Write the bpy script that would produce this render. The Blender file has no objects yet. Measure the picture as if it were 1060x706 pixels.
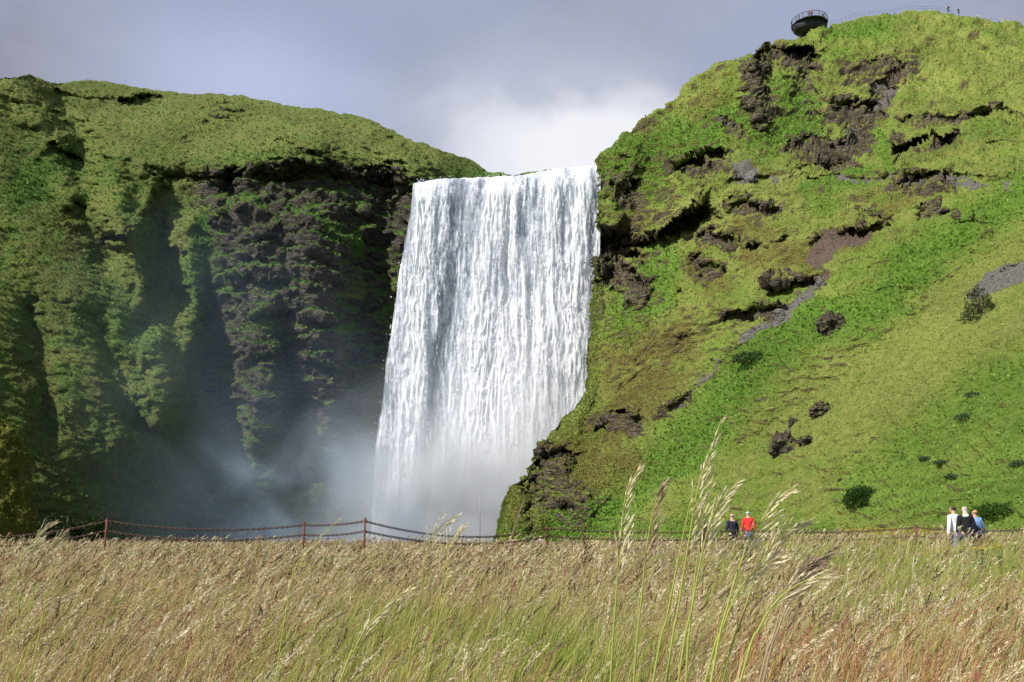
import bpy, math, random
import numpy as np
from mathutils import Vector

random.seed(7)
RNG = np.random.default_rng(7)
scene = bpy.context.scene
COL = scene.collection

# ------------------------------------------------------------------ camera model
F, PW, PH, EYE = 900.0, 1060.0, 706.0, 1.2
PITCH = math.atan((545 - 353) / F)
CP, SP = math.cos(PITCH), math.sin(PITCH)

def ray(px, py):
    """slope of the sight line at a photo pixel: X and Z per metre of Y"""
    px = np.asarray(px, float); py = np.asarray(py, float)
    x = (px - PW / 2) / F; u = (PH / 2 - py) / F
    y = CP - SP * u; z = SP + CP * u
    return x / y, z / y

def wp(px, py, d):
    sx, sz = ray(px, py)
    d = np.asarray(d, float)
    return np.stack([sx * d, d + 0 * sx, sz * d + EYE], -1)

def proj(P):
    x, y, z = P[..., 0], P[..., 1], P[..., 2] - EYE
    f = y * CP + z * SP; u = -y * SP + z * CP
    return PW / 2 + F * x / f, PH / 2 - F * u / f

# ------------------------------------------------------------------ noise
def _hash(ix, iy, iz, seed):
    h = (ix * 374761393 + iy * 668265263 + iz * 2147483647 + seed * 974634777) & 0xFFFFFFFF
    h = ((h ^ (h >> 13)) * 1274126177) & 0xFFFFFFFF
    h = ((h ^ (h >> 16)) * 2246822519) & 0xFFFFFFFF
    return h ^ (h >> 15)

def perlin(P, seed=0):
    P = np.asarray(P, float)
    I = np.floor(P).astype(np.int64); f = P - I
    w = f * f * f * (f * (f * 6 - 15) + 10)
    out = 0
    for dx in (0, 1):
        for dy in (0, 1):
            for dz in (0, 1):
                h = _hash(I[..., 0] + dx, I[..., 1] + dy, I[..., 2] + dz, seed)
                gx = (h & 1023) / 511.5 - 1; gy = ((h >> 10) & 1023) / 511.5 - 1; gz = ((h >> 20) & 1023) / 511.5 - 1
                d = gx * (f[..., 0] - dx) + gy * (f[..., 1] - dy) + gz * (f[..., 2] - dz)
                out = out + d * (w[..., 0] if dx else 1 - w[..., 0]) * (w[..., 1] if dy else 1 - w[..., 1]) * (w[..., 2] if dz else 1 - w[..., 2])
    return out * 1.25

def fbm(P, oct=4, seed=0, gain=.5):
    a, s, out = 1.0, 1.0, 0
    for i in range(oct):
        out = out + a * perlin(P * s + 17.3 * i, seed + i); a *= gain; s *= 2.03
    return out

def ridged(P, oct=4, seed=0):
    a, s, out = 1.0, 1.0, 0
    for i in range(oct):
        out = out + a * (1 - 2 * np.abs(perlin(P * s + 9.1 * i, seed + i)) ); a *= .5; s *= 2.1
    return out - 1.2

def worley(P, seed=0):
    I = np.floor(P).astype(np.int64); best = np.full(P.shape[:-1], 9.0); val = np.zeros(P.shape[:-1])
    for dx in (-1, 0, 1):
        for dy in (-1, 0, 1):
            for dz in (-1, 0, 1):
                c = I + np.array([dx, dy, dz])
                h = _hash(c[..., 0], c[..., 1], c[..., 2], seed)
                q = np.stack([(h & 255) / 255, ((h >> 8) & 255) / 255, ((h >> 16) & 255) / 255], -1) + c
                d = np.sqrt(((q - P) ** 2).sum(-1)); m = d < best
                best = np.where(m, d, best); val = np.where(m, ((h >> 24) & 255) / 255, val)
    return best, val

def smooth(a, b, x):
    t = np.clip((x - a) / (b - a), 0, 1); return t * t * (3 - 2 * t)

# ------------------------------------------------------------------ object helpers
def tag(o, label=None, cat=None, group=None, kind=None):
    if label: o['label'] = label
    if cat: o['category'] = cat
    if group: o['group'] = group
    if kind: o['kind'] = kind
    return o

def empty(name, loc, label, cat, group=None, rz=0):
    o = bpy.data.objects.new(name, None); COL.objects.link(o)
    o.location = [float(v) for v in loc]; o.rotation_euler = (0, 0, rz); o.empty_display_size = .2
    return tag(o, label, cat, group)

def mesh_np(name, V, Fc, mat=None, parent=None, attrs=None, colors=None, smooth_shade=True):
    """V (n,3); Fc (m,k) index array, all faces with k corners"""
    V = np.ascontiguousarray(V, np.float32); Fc = np.ascontiguousarray(Fc, np.int32)
    me = bpy.data.meshes.new(name)
    me.vertices.add(len(V)); me.vertices.foreach_set('co', V.ravel())
    m, k = Fc.shape
    me.loops.add(m * k); me.loops.foreach_set('vertex_index', Fc.ravel())
    me.polygons.add(m); me.polygons.foreach_set('loop_start', np.arange(0, m * k, k, dtype=np.int32))
    try: me.polygons.foreach_set('loop_total', np.full(m, k, dtype=np.int32))
    except Exception: pass
    me.polygons.foreach_set('use_smooth', np.full(m, smooth_shade, dtype=bool))
    me.update(calc_edges=True)
    for an, av in (attrs or {}).items():
        a = me.attributes.new(an, 'FLOAT', 'POINT'); a.data.foreach_set('value', np.ascontiguousarray(av, np.float32).ravel())
    if colors is not None:
        a = me.attributes.new('tint', 'FLOAT_COLOR', 'POINT')
        c = np.concatenate([colors, np.ones((len(colors), 1))], 1).astype(np.float32)
        a.data.foreach_set('color', c.ravel())
    if mat: me.materials.append(mat)
    o = bpy.data.objects.new(name, me); COL.objects.link(o)
    if parent: o.parent = parent
    return o

class MB:
    """collects polygons for one mesh"""
    def __init__(s): s.v = []; s.f = []
    def add(s, v, f):
        b = len(s.v); s.v += [tuple(map(float, p)) for p in v]; s.f += [tuple(i + b for i in q) for q in f]
    def tube(s, pts, r, n=8, caps=True):
        pts = [Vector([float(c) for c in p]) for p in pts]; rs = r if hasattr(r, '__len__') else [r] * len(pts)
        rings = []; up = Vector((0, 0, 1)); prev = None
        for i, p in enumerate(pts):
            t = (pts[min(i + 1, len(pts) - 1)] - pts[max(i - 1, 0)]).normalized()
            a = prev if prev is not None else (up if abs(t.z) < .9 else Vector((1, 0, 0)))
            x = (a - t * a.dot(t)).normalized(); y = t.cross(x); prev = x
            rings.append([p + (x * math.cos(k * 2 * math.pi / n) + y * math.sin(k * 2 * math.pi / n)) * rs[i] for k in range(n)])
        v = [q for R in rings for q in R]; f = []
        for i in range(len(pts) - 1):
            for k in range(n):
                f.append((i * n + k, i * n + (k + 1) % n, (i + 1) * n + (k + 1) % n, (i + 1) * n + k))
        if caps:
            f.append(tuple(range(n))[::-1]); f.append(tuple((len(pts) - 1) * n + k for k in range(n)))
        s.add(v, f)
    def box(s, c, d):
        x, y, z = c; a, b, e = d[0] / 2, d[1] / 2, d[2] / 2
        v = [(x + i * a, y + j * b, z + k * e) for i in (-1, 1) for j in (-1, 1) for k in (-1, 1)]
        s.add(v, [(0, 1, 3, 2), (4, 6, 7, 5), (0, 4, 5, 1), (2, 3, 7, 6), (0, 2, 6, 4), (1, 5, 7, 3)])
    def build(s, name, mat, parent=None, sm=False):
        me = bpy.data.meshes.new(name); me.from_pydata(s.v, [], s.f)
        if sm: me.polygons.foreach_set('use_smooth', [True] * len(me.polygons))
        me.update(); me.materials.append(mat)
        o = bpy.data.objects.new(name, me); COL.objects.link(o)
        if parent: o.parent = parent
        return o

# ------------------------------------------------------------------ node helpers
class NT:
    def __init__(s, t): s.t = t; s.n = t.nodes; s.n.clear()
    def node(s, typ, **k):
        nd = s.n.new(typ)
        ins = k.pop('ins', {})
        for a, b in k.items(): setattr(nd, a, b)
        for a, b in ins.items(): s.set(nd.inputs[a], b)
        return nd
    def set(s, sock, v):
        if hasattr(v, 'is_output'): s.t.links.new(v, sock)
        elif hasattr(v, 'outputs'): s.t.links.new(v.outputs[0], sock)
        else: sock.default_value = v
    def math(s, op, a, b=0.0, c=0.0, clamp=False):
        nd = s.n.new('ShaderNodeMath'); nd.operation = op; nd.use_clamp = clamp
        s.set(nd.inputs[0], a); s.set(nd.inputs[1], b); s.set(nd.inputs[2], c)
        return nd.outputs[0]
    def mix(s, f, a, b):
        nd = s.n.new('ShaderNodeMix'); nd.data_type = 'RGBA'
        s.set(nd.inputs[0], f); s.set(nd.inputs[6], a); s.set(nd.inputs[7], b)
        return nd.outputs[2]
    def noise(s, vec, scale, detail=4, rough=.55, dim='3D', dist=0.0):
        nd = s.n.new('ShaderNodeTexNoise'); nd.noise_dimensions = dim
        s.set(nd.inputs['Vector'], vec); nd.inputs['Scale'].default_value = scale
        nd.inputs['Detail'].default_value = detail; nd.inputs['Roughness'].default_value = rough; nd.inputs['Distortion'].default_value = dist
        return nd.outputs['Fac']
    def remap(s, v, a, b, c=0.0, d=1.0, interp='SMOOTHSTEP'):
        nd = s.n.new('ShaderNodeMapRange'); nd.interpolation_type = interp
        s.set(nd.inputs['Value'], v)
        for i, x in zip(('From Min', 'From Max', 'To Min', 'To Max'), (a, b, c, d)): s.set(nd.inputs[i], x)
        return nd.outputs[0]
    def attr(s, name, out='Fac'):
        nd = s.n.new('ShaderNodeAttribute'); nd.attribute_name = name; return nd.outputs[out]
    def mapping(s, vec, scale=(1, 1, 1), loc=(0, 0, 0)):
        nd = s.n.new('ShaderNodeMapping'); s.set(nd.inputs[0], vec)
        nd.inputs['Scale'].default_value = scale; nd.inputs['Location'].default_value = loc
        return nd.outputs[0]

def rgb(r, g, b): return (r, g, b, 1.0)

def material(name):
    m = bpy.data.materials.new(name); m.use_nodes = True
    return m, NT(m.node_tree)

def simple(name, col, rough=.8, metal=0.0, var=.25, scale=20.0, spec=.3):
    m, t = material(name)
    co = t.node('ShaderNodeTexCoord').outputs['Object']
    n = t.noise(co, scale, 3)
    c = t.mix(t.remap(n, .3, .7), rgb(*[x * (1 - var) for x in col]), rgb(*[min(1, x * (1 + var)) for x in col]))
    p = t.node('ShaderNodeBsdfPrincipled', ins={'Base Color': c, 'Roughness': rough, 'Metallic': metal, 'Specular IOR Level': spec})
    o = t.node('ShaderNodeOutputMaterial', ins={'Surface': p})
    return m

# foliage-like material that takes its colour from the leaf's own tint and lets light through
def leafy(name, trans=.35, rough=.6, gain=1.0):
    m, t = material(name)
    c = t.attr('tint', 'Color')
    d = t.node('ShaderNodeBsdfDiffuse', ins={'Color': c})
    tr = t.node('ShaderNodeBsdfTranslucent', ins={'Color': c})
    g = t.node('ShaderNodeBsdfGlossy', ins={'Color': rgb(.8, .8, .8), 'Roughness': .5})
    mx = t.node('ShaderNodeMixShader', ins={0: trans}); t.set(mx.inputs[1], d); t.set(mx.inputs[2], tr)
    m2 = t.node('ShaderNodeMixShader', ins={0: .012}); t.set(m2.inputs[1], mx); t.set(m2.inputs[2], g)
    t.node('ShaderNodeOutputMaterial', ins={'Surface': m2})
    return m

LEAF = leafy('leaf_tinted', .3)
BLADE = leafy('grass_blade', .4)

# ------------------------------------------------------------------ hill material
def hill_material(name, lush, mid, dry, rock_a, rock_b, moss):
    m, t = material(name)
    co = t.node('ShaderNodeTexCoord').outputs['Object']
    rock = t.attr('rock'); lushv = t.attr('lush'); dryv = t.attr('dry'); dirt = t.attr('dirt')
    nf = t.noise(co, 1.6, 8, .68); nm = t.noise(co, .35, 6, .6); nl = t.noise(co, .07, 4, .55)
    nff = t.noise(co, 6.0, 5, .7)
    g = t.mix(t.remap(nm, .38, .62), mid, dry)
    g = t.mix(t.math('MULTIPLY', dryv, t.remap(nf, .25, .6), clamp=True), g, dry)
    lf = t.math('ADD', lushv, t.math('MULTIPLY', t.math('SUBTRACT', nm, .5), 1.6))
    g = t.mix(t.remap(lf, .1, 1.05), g, lush)
    g = t.mix(t.math('MULTIPLY', t.attr('moss'), t.remap(nm, .3, .55), clamp=True), g, moss)
    var = t.math('ADD', t.math('ADD', t.math('MULTIPLY', nff, 1.1), t.math('MULTIPLY', nl, .9)), t.math('ADD', t.math('MULTIPLY', nf, 1.4), -.72))
    hsv = t.node('ShaderNodeHueSaturation', ins={'Color': g, 'Value': var, 'Saturation': 1.0})
    g = hsv.outputs[0]
    # rock: layered lava, lighter ledges and lichen
    st = t.mapping(co, (.5, .5, 2.4))
    ns = t.noise(st, .9, 7, .7); vr = t.node('ShaderNodeTexVoronoi', ins={'Vector': st, 'Scale': .8})
    vr.feature = 'DISTANCE_TO_EDGE'
    rc = t.mix(t.remap(ns, .36, .66), rock_a, rock_b)
    rc = t.mix(t.remap(t.noise(co, 2.0, 6, .7), .48, .62, 0, .8), rc, moss)
    rf = t.math('ADD', rock, t.math('MULTIPLY', t.math('SUBTRACT', nf, .5), 1.3))
    rf = t.math('ADD', rf, t.math('MULTIPLY', t.math('SUBTRACT', nff, .5), .5))
    c = t.mix(t.remap(rf, .34, .56), g, t.mix(.55, g, moss))
    c = t.mix(t.remap(rf, .5, .78), c, rc)
    dn = t.mix(t.remap(nff, .3, .7), rgb(.13, .09, .062), rgb(.21, .16, .125))
    dn = t.mix(t.attr('grey'), dn, t.mix(t.remap(nff, .35, .65), rgb(.13, .125, .115), rgb(.3, .29, .26)))
    c = t.mix(t.remap(t.math('ADD', dirt, t.math('MULTIPLY', t.math('SUBTRACT', nf, .5), .9)), .45, .6), c, dn)
    h = t.math('ADD', t.math('MULTIPLY', nf, .8), t.math('MULTIPLY', nff, .3))
    h = t.math('ADD', h, t.math('MULTIPLY', t.remap(vr.outputs[0], 0, .12), t.math('MULTIPLY', rock, .25)))
    b = t.node('ShaderNodeBump', ins={'Height': h, 'Strength': 1.0, 'Distance': 1.15})
    p = t.node('ShaderNodeBsdfPrincipled', ins={'Base Color': c, 'Roughness': .9, 'Specular IOR Level': .12, 'Normal': b})
    t.node('ShaderNodeOutputMaterial', ins={'Surface': p})
    return m

# ------------------------------------------------------------------ relief builder
class TPS:
    def __init__(s, pts):
        P = np.array(pts, float); s.p = P[:, :2] / 100; w = 1 / P[:, 2]
        K = s.k(s.p, s.p); n = len(P); A = np.zeros((n + 3, n + 3)); A[:n, :n] = K + np.eye(n) * 1e-3
        A[:n, n] = 1; A[:n, n + 1:] = s.p; A[n:, :n] = A[:n, n:].T
        s.c = np.linalg.solve(A, np.concatenate([w, np.zeros(3)]))
    def k(s, a, b):
        r2 = ((a[:, None] - b[None]) ** 2).sum(-1); return .5 * r2 * np.log(r2 + 1e-9)
    def __call__(s, px, py):
        q = np.stack([px.ravel(), py.ravel()], -1) / 100; out = np.empty(len(q))
        for i in range(0, len(q), 40000):
            c = q[i:i + 40000]; out[i:i + 40000] = s.k(c, s.p) @ s.c[:-3] + s.c[-3] + c @ s.c[-2:]
        return 1 / out.reshape(px.shape)

def polydist(px, py, pts):
    """distance to a polyline, and how far BELOW it (picture sense) with an end taper"""
    best = np.full(px.shape, 1e9); side = np.zeros(px.shape); par = np.zeros(px.shape)
    n = len(pts) - 1
    for i in range(n):
        (x0, y0), (x1, y1) = pts[i], pts[i + 1]
        dx, dy = x1 - x0, y1 - y0; L = dx * dx + dy * dy
        tt = np.clip(((px - x0) * dx + (py - y0) * dy) / L, 0, 1)
        d = np.hypot(px - x0 - tt * dx, py - y0 - tt * dy); m = d < best
        best = np.where(m, d, best); sd = dx * (py - y0) - dy * (px - x0)
        side = np.where(m, np.sign(sd) if dx >= 0 else -np.sign(sd), side); par = np.where(m, (i + tt) / n, par)
    return best, side, par

def apply_features(px, py, d, feats, rock, wx, wy, ls=1.0):
    X = px + wx; Y = py + wy
    for ft in feats:
        kind, pts, amp, w = ft[:4]; rk = ft[4] if len(ft) > 4 else 0
        xs = [p[0] for p in pts]; ys = [p[1] for p in pts]; R = w * 3 + 12
        m = (X > min(xs) - R) & (X < max(xs) + R) & (Y > min(ys) - R) & (Y < max(ys) + R)
        if not m.any(): continue
        ds, sd, par = polydist(X[m], Y[m], pts)
        if kind == 'ridge':
            g = np.exp(-(ds / w) ** 2); d[m] -= amp * g; rock[m] += rk * g
        elif kind == 'spur':      # lit on the left of the line, falls off sharply on its right
            g = np.where(sd > 0, np.exp(-(ds / (w * 2.0)) ** 2), np.exp(-(ds / (w * .55)) ** 2)); d[m] -= amp * g; rock[m] += rk * g
        elif kind == 'brow':      # rounded brow rolling over into a recessed face
            tp = smooth(0, .1, par) * smooth(1, .9, par); below = np.where(sd > 0, ds, 0)
            g = smooth(-4, 30, np.where(sd > 0, ds, -ds)) * np.exp(-(below / w) ** 2.0) * tp
            d[m] += amp * g; rock[m] += rk * smooth(3, 12, below) * np.exp(-(below / w) ** 2.0) * tp
        elif kind == 'ledge':     # overhanging lip along the line, hollow beneath
            tp = smooth(0, .12, par) * smooth(1, .88, par)
            below = np.where(sd > 0, ds, 0)
            g = smooth(0, 3.5, below) * np.exp(-(below / (w * .85)) ** 1.3) * tp; amp = ft[2] * ls
            lip = np.where(sd <= 0, np.exp(-ds / (w * .9)), np.exp(-ds / 1.5)) * tp
            d[m] += amp * g - amp * .35 * lip; rock[m] += rk * g + .25 * rk * np.exp(-ds / 3) * tp
    return d, rock

def hill_mesh(name, mat, PX, PY, tps, feats, patches, amp_fn, back, seed, nx_side, extra=None, ls=1.0):
    d = tps(PX, PY)
    P0 = wp(PX, PY, d)
    # ragged warp for features
    wx = 9 * perlin(P0 / 6.0, seed + 40) + 6 * perlin(P0 / 2.0, seed + 41) + 3 * perlin(P0 / .9, seed + 44)
    wy = 7 * perlin(P0 / 5.0, seed + 42) + 4.5 * perlin(P0 / 1.8, seed + 43) + 2.5 * perlin(P0 / .8, seed + 45)
    rock = np.zeros(PX.shape)
    d, rock = apply_features(PX, PY, d, feats, rock, wx, wy, ls)
    at = {k: np.zeros(PX.shape) for k in ('lush', 'dry', 'dirt', 'moss', 'grey')}
    rough = np.zeros(PX.shape)
    for kind, pts, w, s in patches:
        ds, _, _ = polydist(PX + wx * 1.3, PY + wy * 1.3, pts)
        g = s * (smooth(w, w * .45, ds) if kind in ('rock', 'dirt', 'scree') else smooth(w * 1.5, w * .2, ds + 9 * perlin(P0 / 7.0, seed + 60 + len(pts))))
        if kind == 'rock': rock += g; rough += g
        elif kind == 'grass': rock -= g
        elif kind == 'scree': at['dirt'] = np.maximum(at['dirt'], g); at['grey'] = np.maximum(at['grey'], g)
        else: at[kind] = np.maximum(at[kind], g)
    P = wp(PX, PY, d)
    # back rows behind the outline so that the hill has a far side
    rows = [P]; last = P[-1]
    dd = last[:, 1]
    for k in back:
        q = last.copy(); q[:, 1] += k; q[:, 0] += k * (last[:, 0] / last[:, 1] + .3 * nx_side); q[:, 2] -= .07 * k
        rows.append(q[None])
    P = np.concatenate(rows, 0)
    nb = len(back)
    pad = lambda a: np.concatenate([a] + [a[-1:]] * nb, 0)
    rock, rough = pad(rock), pad(rough); at = {k: pad(v) for k, v in at.items()}
    PXp, PYp = pad(PX), pad(PY)
    def normals(P):
        du = np.gradient(P, axis=1); dv = np.gradient(P, axis=0); n = np.cross(du, dv)
        n /= np.linalg.norm(n, axis=-1, keepdims=True) + 1e-9; return n
    N = normals(P)
    if (N[..., 1].mean() > 0): N = -N
    disp, rk2 = amp_fn(P, N, rock, rough, PXp, PYp, seed)
    edge = np.ones(P.shape[:2]); edge[-nb:] = .3
    P = P + N * (disp * edge)[..., None]
    N2 = normals(P)
    if (N2[..., 1].mean() > 0): N2 = -N2
    steep = smooth(.52, .2, N2[..., 2])
    R = np.clip(rk2 + steep * .6, 0, 1.3)
    if extra: extra(P, N2, R, at, PXp, PYp)
    h, w = P.shape[:2]; idx = np.arange(h * w).reshape(h, w)
    Fc = np.stack([idx[:-1, :-1], idx[:-1, 1:], idx[1:, 1:], idx[1:, :-1]], -1).reshape(-1, 4)
    o = mesh_np(name, P.reshape(-1, 3), Fc, mat, None, {'rock': R, **at})
    return o, P, N2, R, at, PXp, PYp

def ipol(tab, x):
    t = np.array(tab, float); return np.interp(x, t[:, 0], t[:, 1])

# ================================================================== LEFT HILL
L_RIDGE = [(-900, -60), (-700, -10), (-400, 55), (-150, 76), (0, 79), (30, 77), (52, 84), (70, 85), (100, 84), (150, 90), (200, 97), (250, 98), (270, 103),
           (330, 115), (385, 124), (400, 133), (430, 147), (460, 156), (490, 167), (505, 179), (540, 181), (580, 176), (621, 172), (700, 168)]
L_CTRL = [(-900, 575, 50), (-700, 575, 54), (-400, 575, 60), (-150, 575, 73), (0, 575, 86), (100, 575, 101), (200, 575, 122), (300, 575, 130), (400, 575, 138), (530, 575, 144), (700, 575, 145),
          (-900, -60, 72), (-700, -10, 78), (-400, 55, 84), (-150, 76, 111), (-150, 300, 85), (-400, 300, 66), (-700, 300, 60),
          (0, 400, 99), (0, 250, 118), (0, 160, 133), (30, 78, 154), (100, 400, 111), (100, 250, 128), (110, 180, 139), (100, 86, 168),
          (200, 400, 128), (200, 280, 134), (200, 180, 142), (200, 98, 178), (300, 400, 131), (300, 300, 133), (300, 200, 137), (300, 165, 140), (300, 110, 180),
          (400, 400, 141), (400, 250, 143), (400, 183, 146), (400, 135, 174), (460, 157, 168), (505, 179, 170), (440, 188, 149),
          (530, 400, 150), (530, 200, 154), (660, 200, 154), (660, 400, 151), (560, 176, 151), (660, 167, 150)]
L_FEATS = [
    ('ridge', [(20, 85), (38, 118), (52, 140), (78, 200), (120, 240)], 4.5, 20, .1),
    ('ridge', [(110, 175), (125, 215), (150, 290), (165, 360), (170, 430)], 6, 20),
    ('ridge', [(0, 180), (40, 250), (90, 310), (125, 360), (135, 450)], 3.5, 34),
    ('ridge', [(150, 175), (160, 200), (148, 225)], 4, 10, .5),
    ('ridge', [(190, 240), (200, 300), (195, 380)], 4, 14),
    ('ridge', [(250, 215), (262, 300), (270, 420), (265, 520)], 5, 34, .35),
    ('ridge', [(330, 230), (335, 320), (345, 420), (345, 520)], 4.5, 26, .35),
    ('ridge', [(232, 95), (300, 130), (330, 150)], 5, 22), ('ridge', [(370, 120), (400, 150), (430, 172)], 4, 16),
    ('ridge', [(60, 110), (90, 150)], -4, 12), ('ridge', [(80, 165), (90, 215), (112, 262)], -5, 15),
    ('ridge', [(160, 232), (172, 300), (150, 340)], -5, 16), ('ridge', [(30, 320), (42, 370), (50, 440)], -3, 13),
    ('ridge', [(98, 330), (112, 370), (140, 440)], -3, 13), ('ridge', [(218, 300), (225, 380), (232, 460)], -6, 10),
    ('ridge', [(296, 330), (303, 420), (306, 500)], -3, 9), ('ridge', [(395, 190), (385, 300), (372, 420), (365, 540)], -5, 22, .2),
    ('ridge', [(265, 120), (200, 145)], -3, 18),
    ('ledge', [(36, 86), (54, 93), (100, 100), (126, 99), (160, 99), (186, 104)], 1.2, 9, .6),
    ('ledge', [(122, 99), (140, 97), (160, 99)], 3.4, 12, .9),
    ('ledge', [(48, 146), (62, 150), (78, 156), (92, 168)], 3.5, 24, .5),
    ('brow', [(150, 172), (185, 168), (210, 172), (248, 170)], 9, 46, .9),
    ('brow', [(215, 170), (262, 166), (296, 162), (326, 157), (353, 164), (391, 171), (455, 186)], 9, 62, .9),
    ('ledge', [(70, 205), (85, 208), (98, 216)], 3, 12, .7),
    ('ledge', [(205, 245), (218, 225), (238, 206), (262, 204), (288, 208), (326, 222), (350, 238), (374, 252)], -4, 18, .5),
    ('ledge', [(236, 292), (262, 286), (300, 290), (350, 300)], 2.5, 10, .6), ('ledge', [(245, 330), (290, 322), (356, 334)], 2.5, 10, .5),
    ('ledge', [(236, 252), (280, 246), (340, 262)], 2, 9, .6), ('ledge', [(250, 372), (300, 366), (350, 378)], 2.5, 12, .5),
    ('ledge', [(255, 420), (300, 412), (350, 425)], 2, 12, .5), ('ledge', [(100, 250), (120, 238), (134, 246)], 3, 12, .7),
]
L_PATCH = [
    ('rock', [(300, 200), (400, 200), (395, 260)], 34, .9), ('rock', [(185, 190), (225, 195)], 26, .8), ('rock', [(262, 235), (300, 250), (330, 300)], 30, .8),
    ('rock', [(320, 330), (335, 420)], 26, .55), ('rock', [(262, 280), (300, 300)], 22, .6), ('rock', [(160, 185), (158, 205)], 11, .7),
    ('rock', [(38, 112), (45, 140)], 12, .5), ('rock', [(180, 128), (200, 140), (240, 112)], 12, .4), ('rock', [(40, 190), (75, 230)], 12, .3),
    ('rock', [(405, 150), (440, 163)], 7, .6), ('rock', [(62, 240), (80, 238)], 8, .5), ('rock', [(118, 245), (128, 262)], 9, .5), ('rock', [(325, 130), (340, 145)], 10, .35),
    ('grass', [(235, 208), (288, 210)], 6, .8), ('grass', [(326, 226), (378, 262)], 8, .7), ('grass', [(290, 298), (372, 306)], 6, .7), ('grass', [(250, 330), (372, 340)], 7, .6),
    ('lush', [(215, 235), (205, 300), (220, 330)], 22, .9), ('lush', [(240, 300), (250, 350), (280, 370)], 22, .9), ('lush', [(326, 226), (378, 262)], 10, .8),
    ('lush', [(20, 200), (60, 170)], 26, .6), ('lush', [(100, 330), (150, 350)], 30, .5), ('lush', [(240, 165), (330, 155)], 14, .5), ('lush', [(290, 298), (372, 340)], 12, .8),
    ('moss', [(260, 350), (340, 480)], 60, .7), ('moss', [(60, 240), (60, 320)], 30, .5), ('moss', [(30, 360), (40, 480)], 30, .6), ('moss', [(340, 480), (400, 400)], 40, .6),
    ('dry', [(0, 100), (140, 110), (250, 130), (400, 160), (490, 170)], 35, .6), ('dry', [(200, 140), (340, 140)], 24, .8), ('dry', [(100, 240), (150, 300)], 18, .5),
]
xs = np.concatenate([np.linspace(-900, -60, 90), np.arange(-58, 662, 1.35), np.linspace(663, 700, 14)])
v = np.linspace(0, 1, 400)[:, None]
yb = 575.0; yt = ipol(L_RIDGE, xs)[None]
PXL = np.repeat(xs[None], len(v), 0); PYL = yb + (yt - yb) * v

def left_disp(P, N, rock, rough, PX, PY, seed):
    big = fbm(P / 18.0, 3, seed)
    flute = ridged(P * np.array([1 / 7.0, 1 / 9.0, 1 / 22.0]), 4, seed + 5)
    med = fbm(P / 4.5, 4, seed + 9); fine = fbm(P / 1.1, 3, seed + 14)
    face = smooth(.75, .3, N[..., 2])
    zz = P[..., 2] / 3.4 + .9 * fbm(P / 12.0, 3, seed + 20)
    strata = (zz - np.floor(zz)); strata = np.where(strata < .8, strata / .8, (1 - strata) / .2) - .5
    _, cv = worley(P * np.array([.45, .45, .9]) + .3 * fbm(P / 2, 2, seed + 3)[..., None], seed + 30)
    f1, cv2 = worley(P * np.array([1.1, 1.1, 1.8]), seed + 31)
    rk = np.clip(rock + face * .3 * smooth(180, 240, PX), 0, 1)
    infr = smooth(-60, 0, PX) * .6 + .4
    wst = smooth(250, 190, PX); terr = P[..., 2] / 1.3 + 1.2 * fbm(P / 6.0, 3, seed + 70); dsp = big * .8 * infr + flute * (0.3 + (.75 - .1 * wst) * face) * infr + med * (.6 + .3 * rk) + (terr - np.floor(terr) - .5) * -.22 + fine * (.16 + .2 * rk) \
        + strata * 1.5 * rk + (cv - .5) * .55 * rk + (cv2 - .5) * .4 * rk
    calm = smooth(240, 160, PX) * smooth(440, 340, PY); dsp = dsp - flute * (0.3 + .6 * face) * infr * .8 * calm - calm * med * .25
    pocket = smooth(.25, .6, fbm(P / 6.5, 3, seed + 50)) * smooth(.2, .6, med + .3)
    r2 = rock * .75 + pocket * .35
    return dsp, r2

def left_extra(P, N, R, at, PX, PY):
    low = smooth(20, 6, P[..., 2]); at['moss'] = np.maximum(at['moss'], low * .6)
    at['lush'] = np.clip(at['lush'] + .25 * fbm(P / 9.0, 3, 71), 0, 1)
    flat = smooth(.3, .6, N[..., 2]); R *= (1 - .8 * flat); at['lush'] = np.maximum(at['lush'], flat * smooth(190, 240, PX) * smooth(150, 190, PY) * .8)
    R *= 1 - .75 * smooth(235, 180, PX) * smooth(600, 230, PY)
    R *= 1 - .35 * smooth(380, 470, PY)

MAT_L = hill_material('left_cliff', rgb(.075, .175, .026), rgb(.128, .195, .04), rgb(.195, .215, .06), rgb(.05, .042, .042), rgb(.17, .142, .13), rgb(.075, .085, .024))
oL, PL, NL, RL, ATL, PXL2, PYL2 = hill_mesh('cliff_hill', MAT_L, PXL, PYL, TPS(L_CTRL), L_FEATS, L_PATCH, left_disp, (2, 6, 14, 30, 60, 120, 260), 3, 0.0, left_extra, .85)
tag(oL, 'dark craggy green cliff left of the waterfall with a grassy top', kind='structure')

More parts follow.
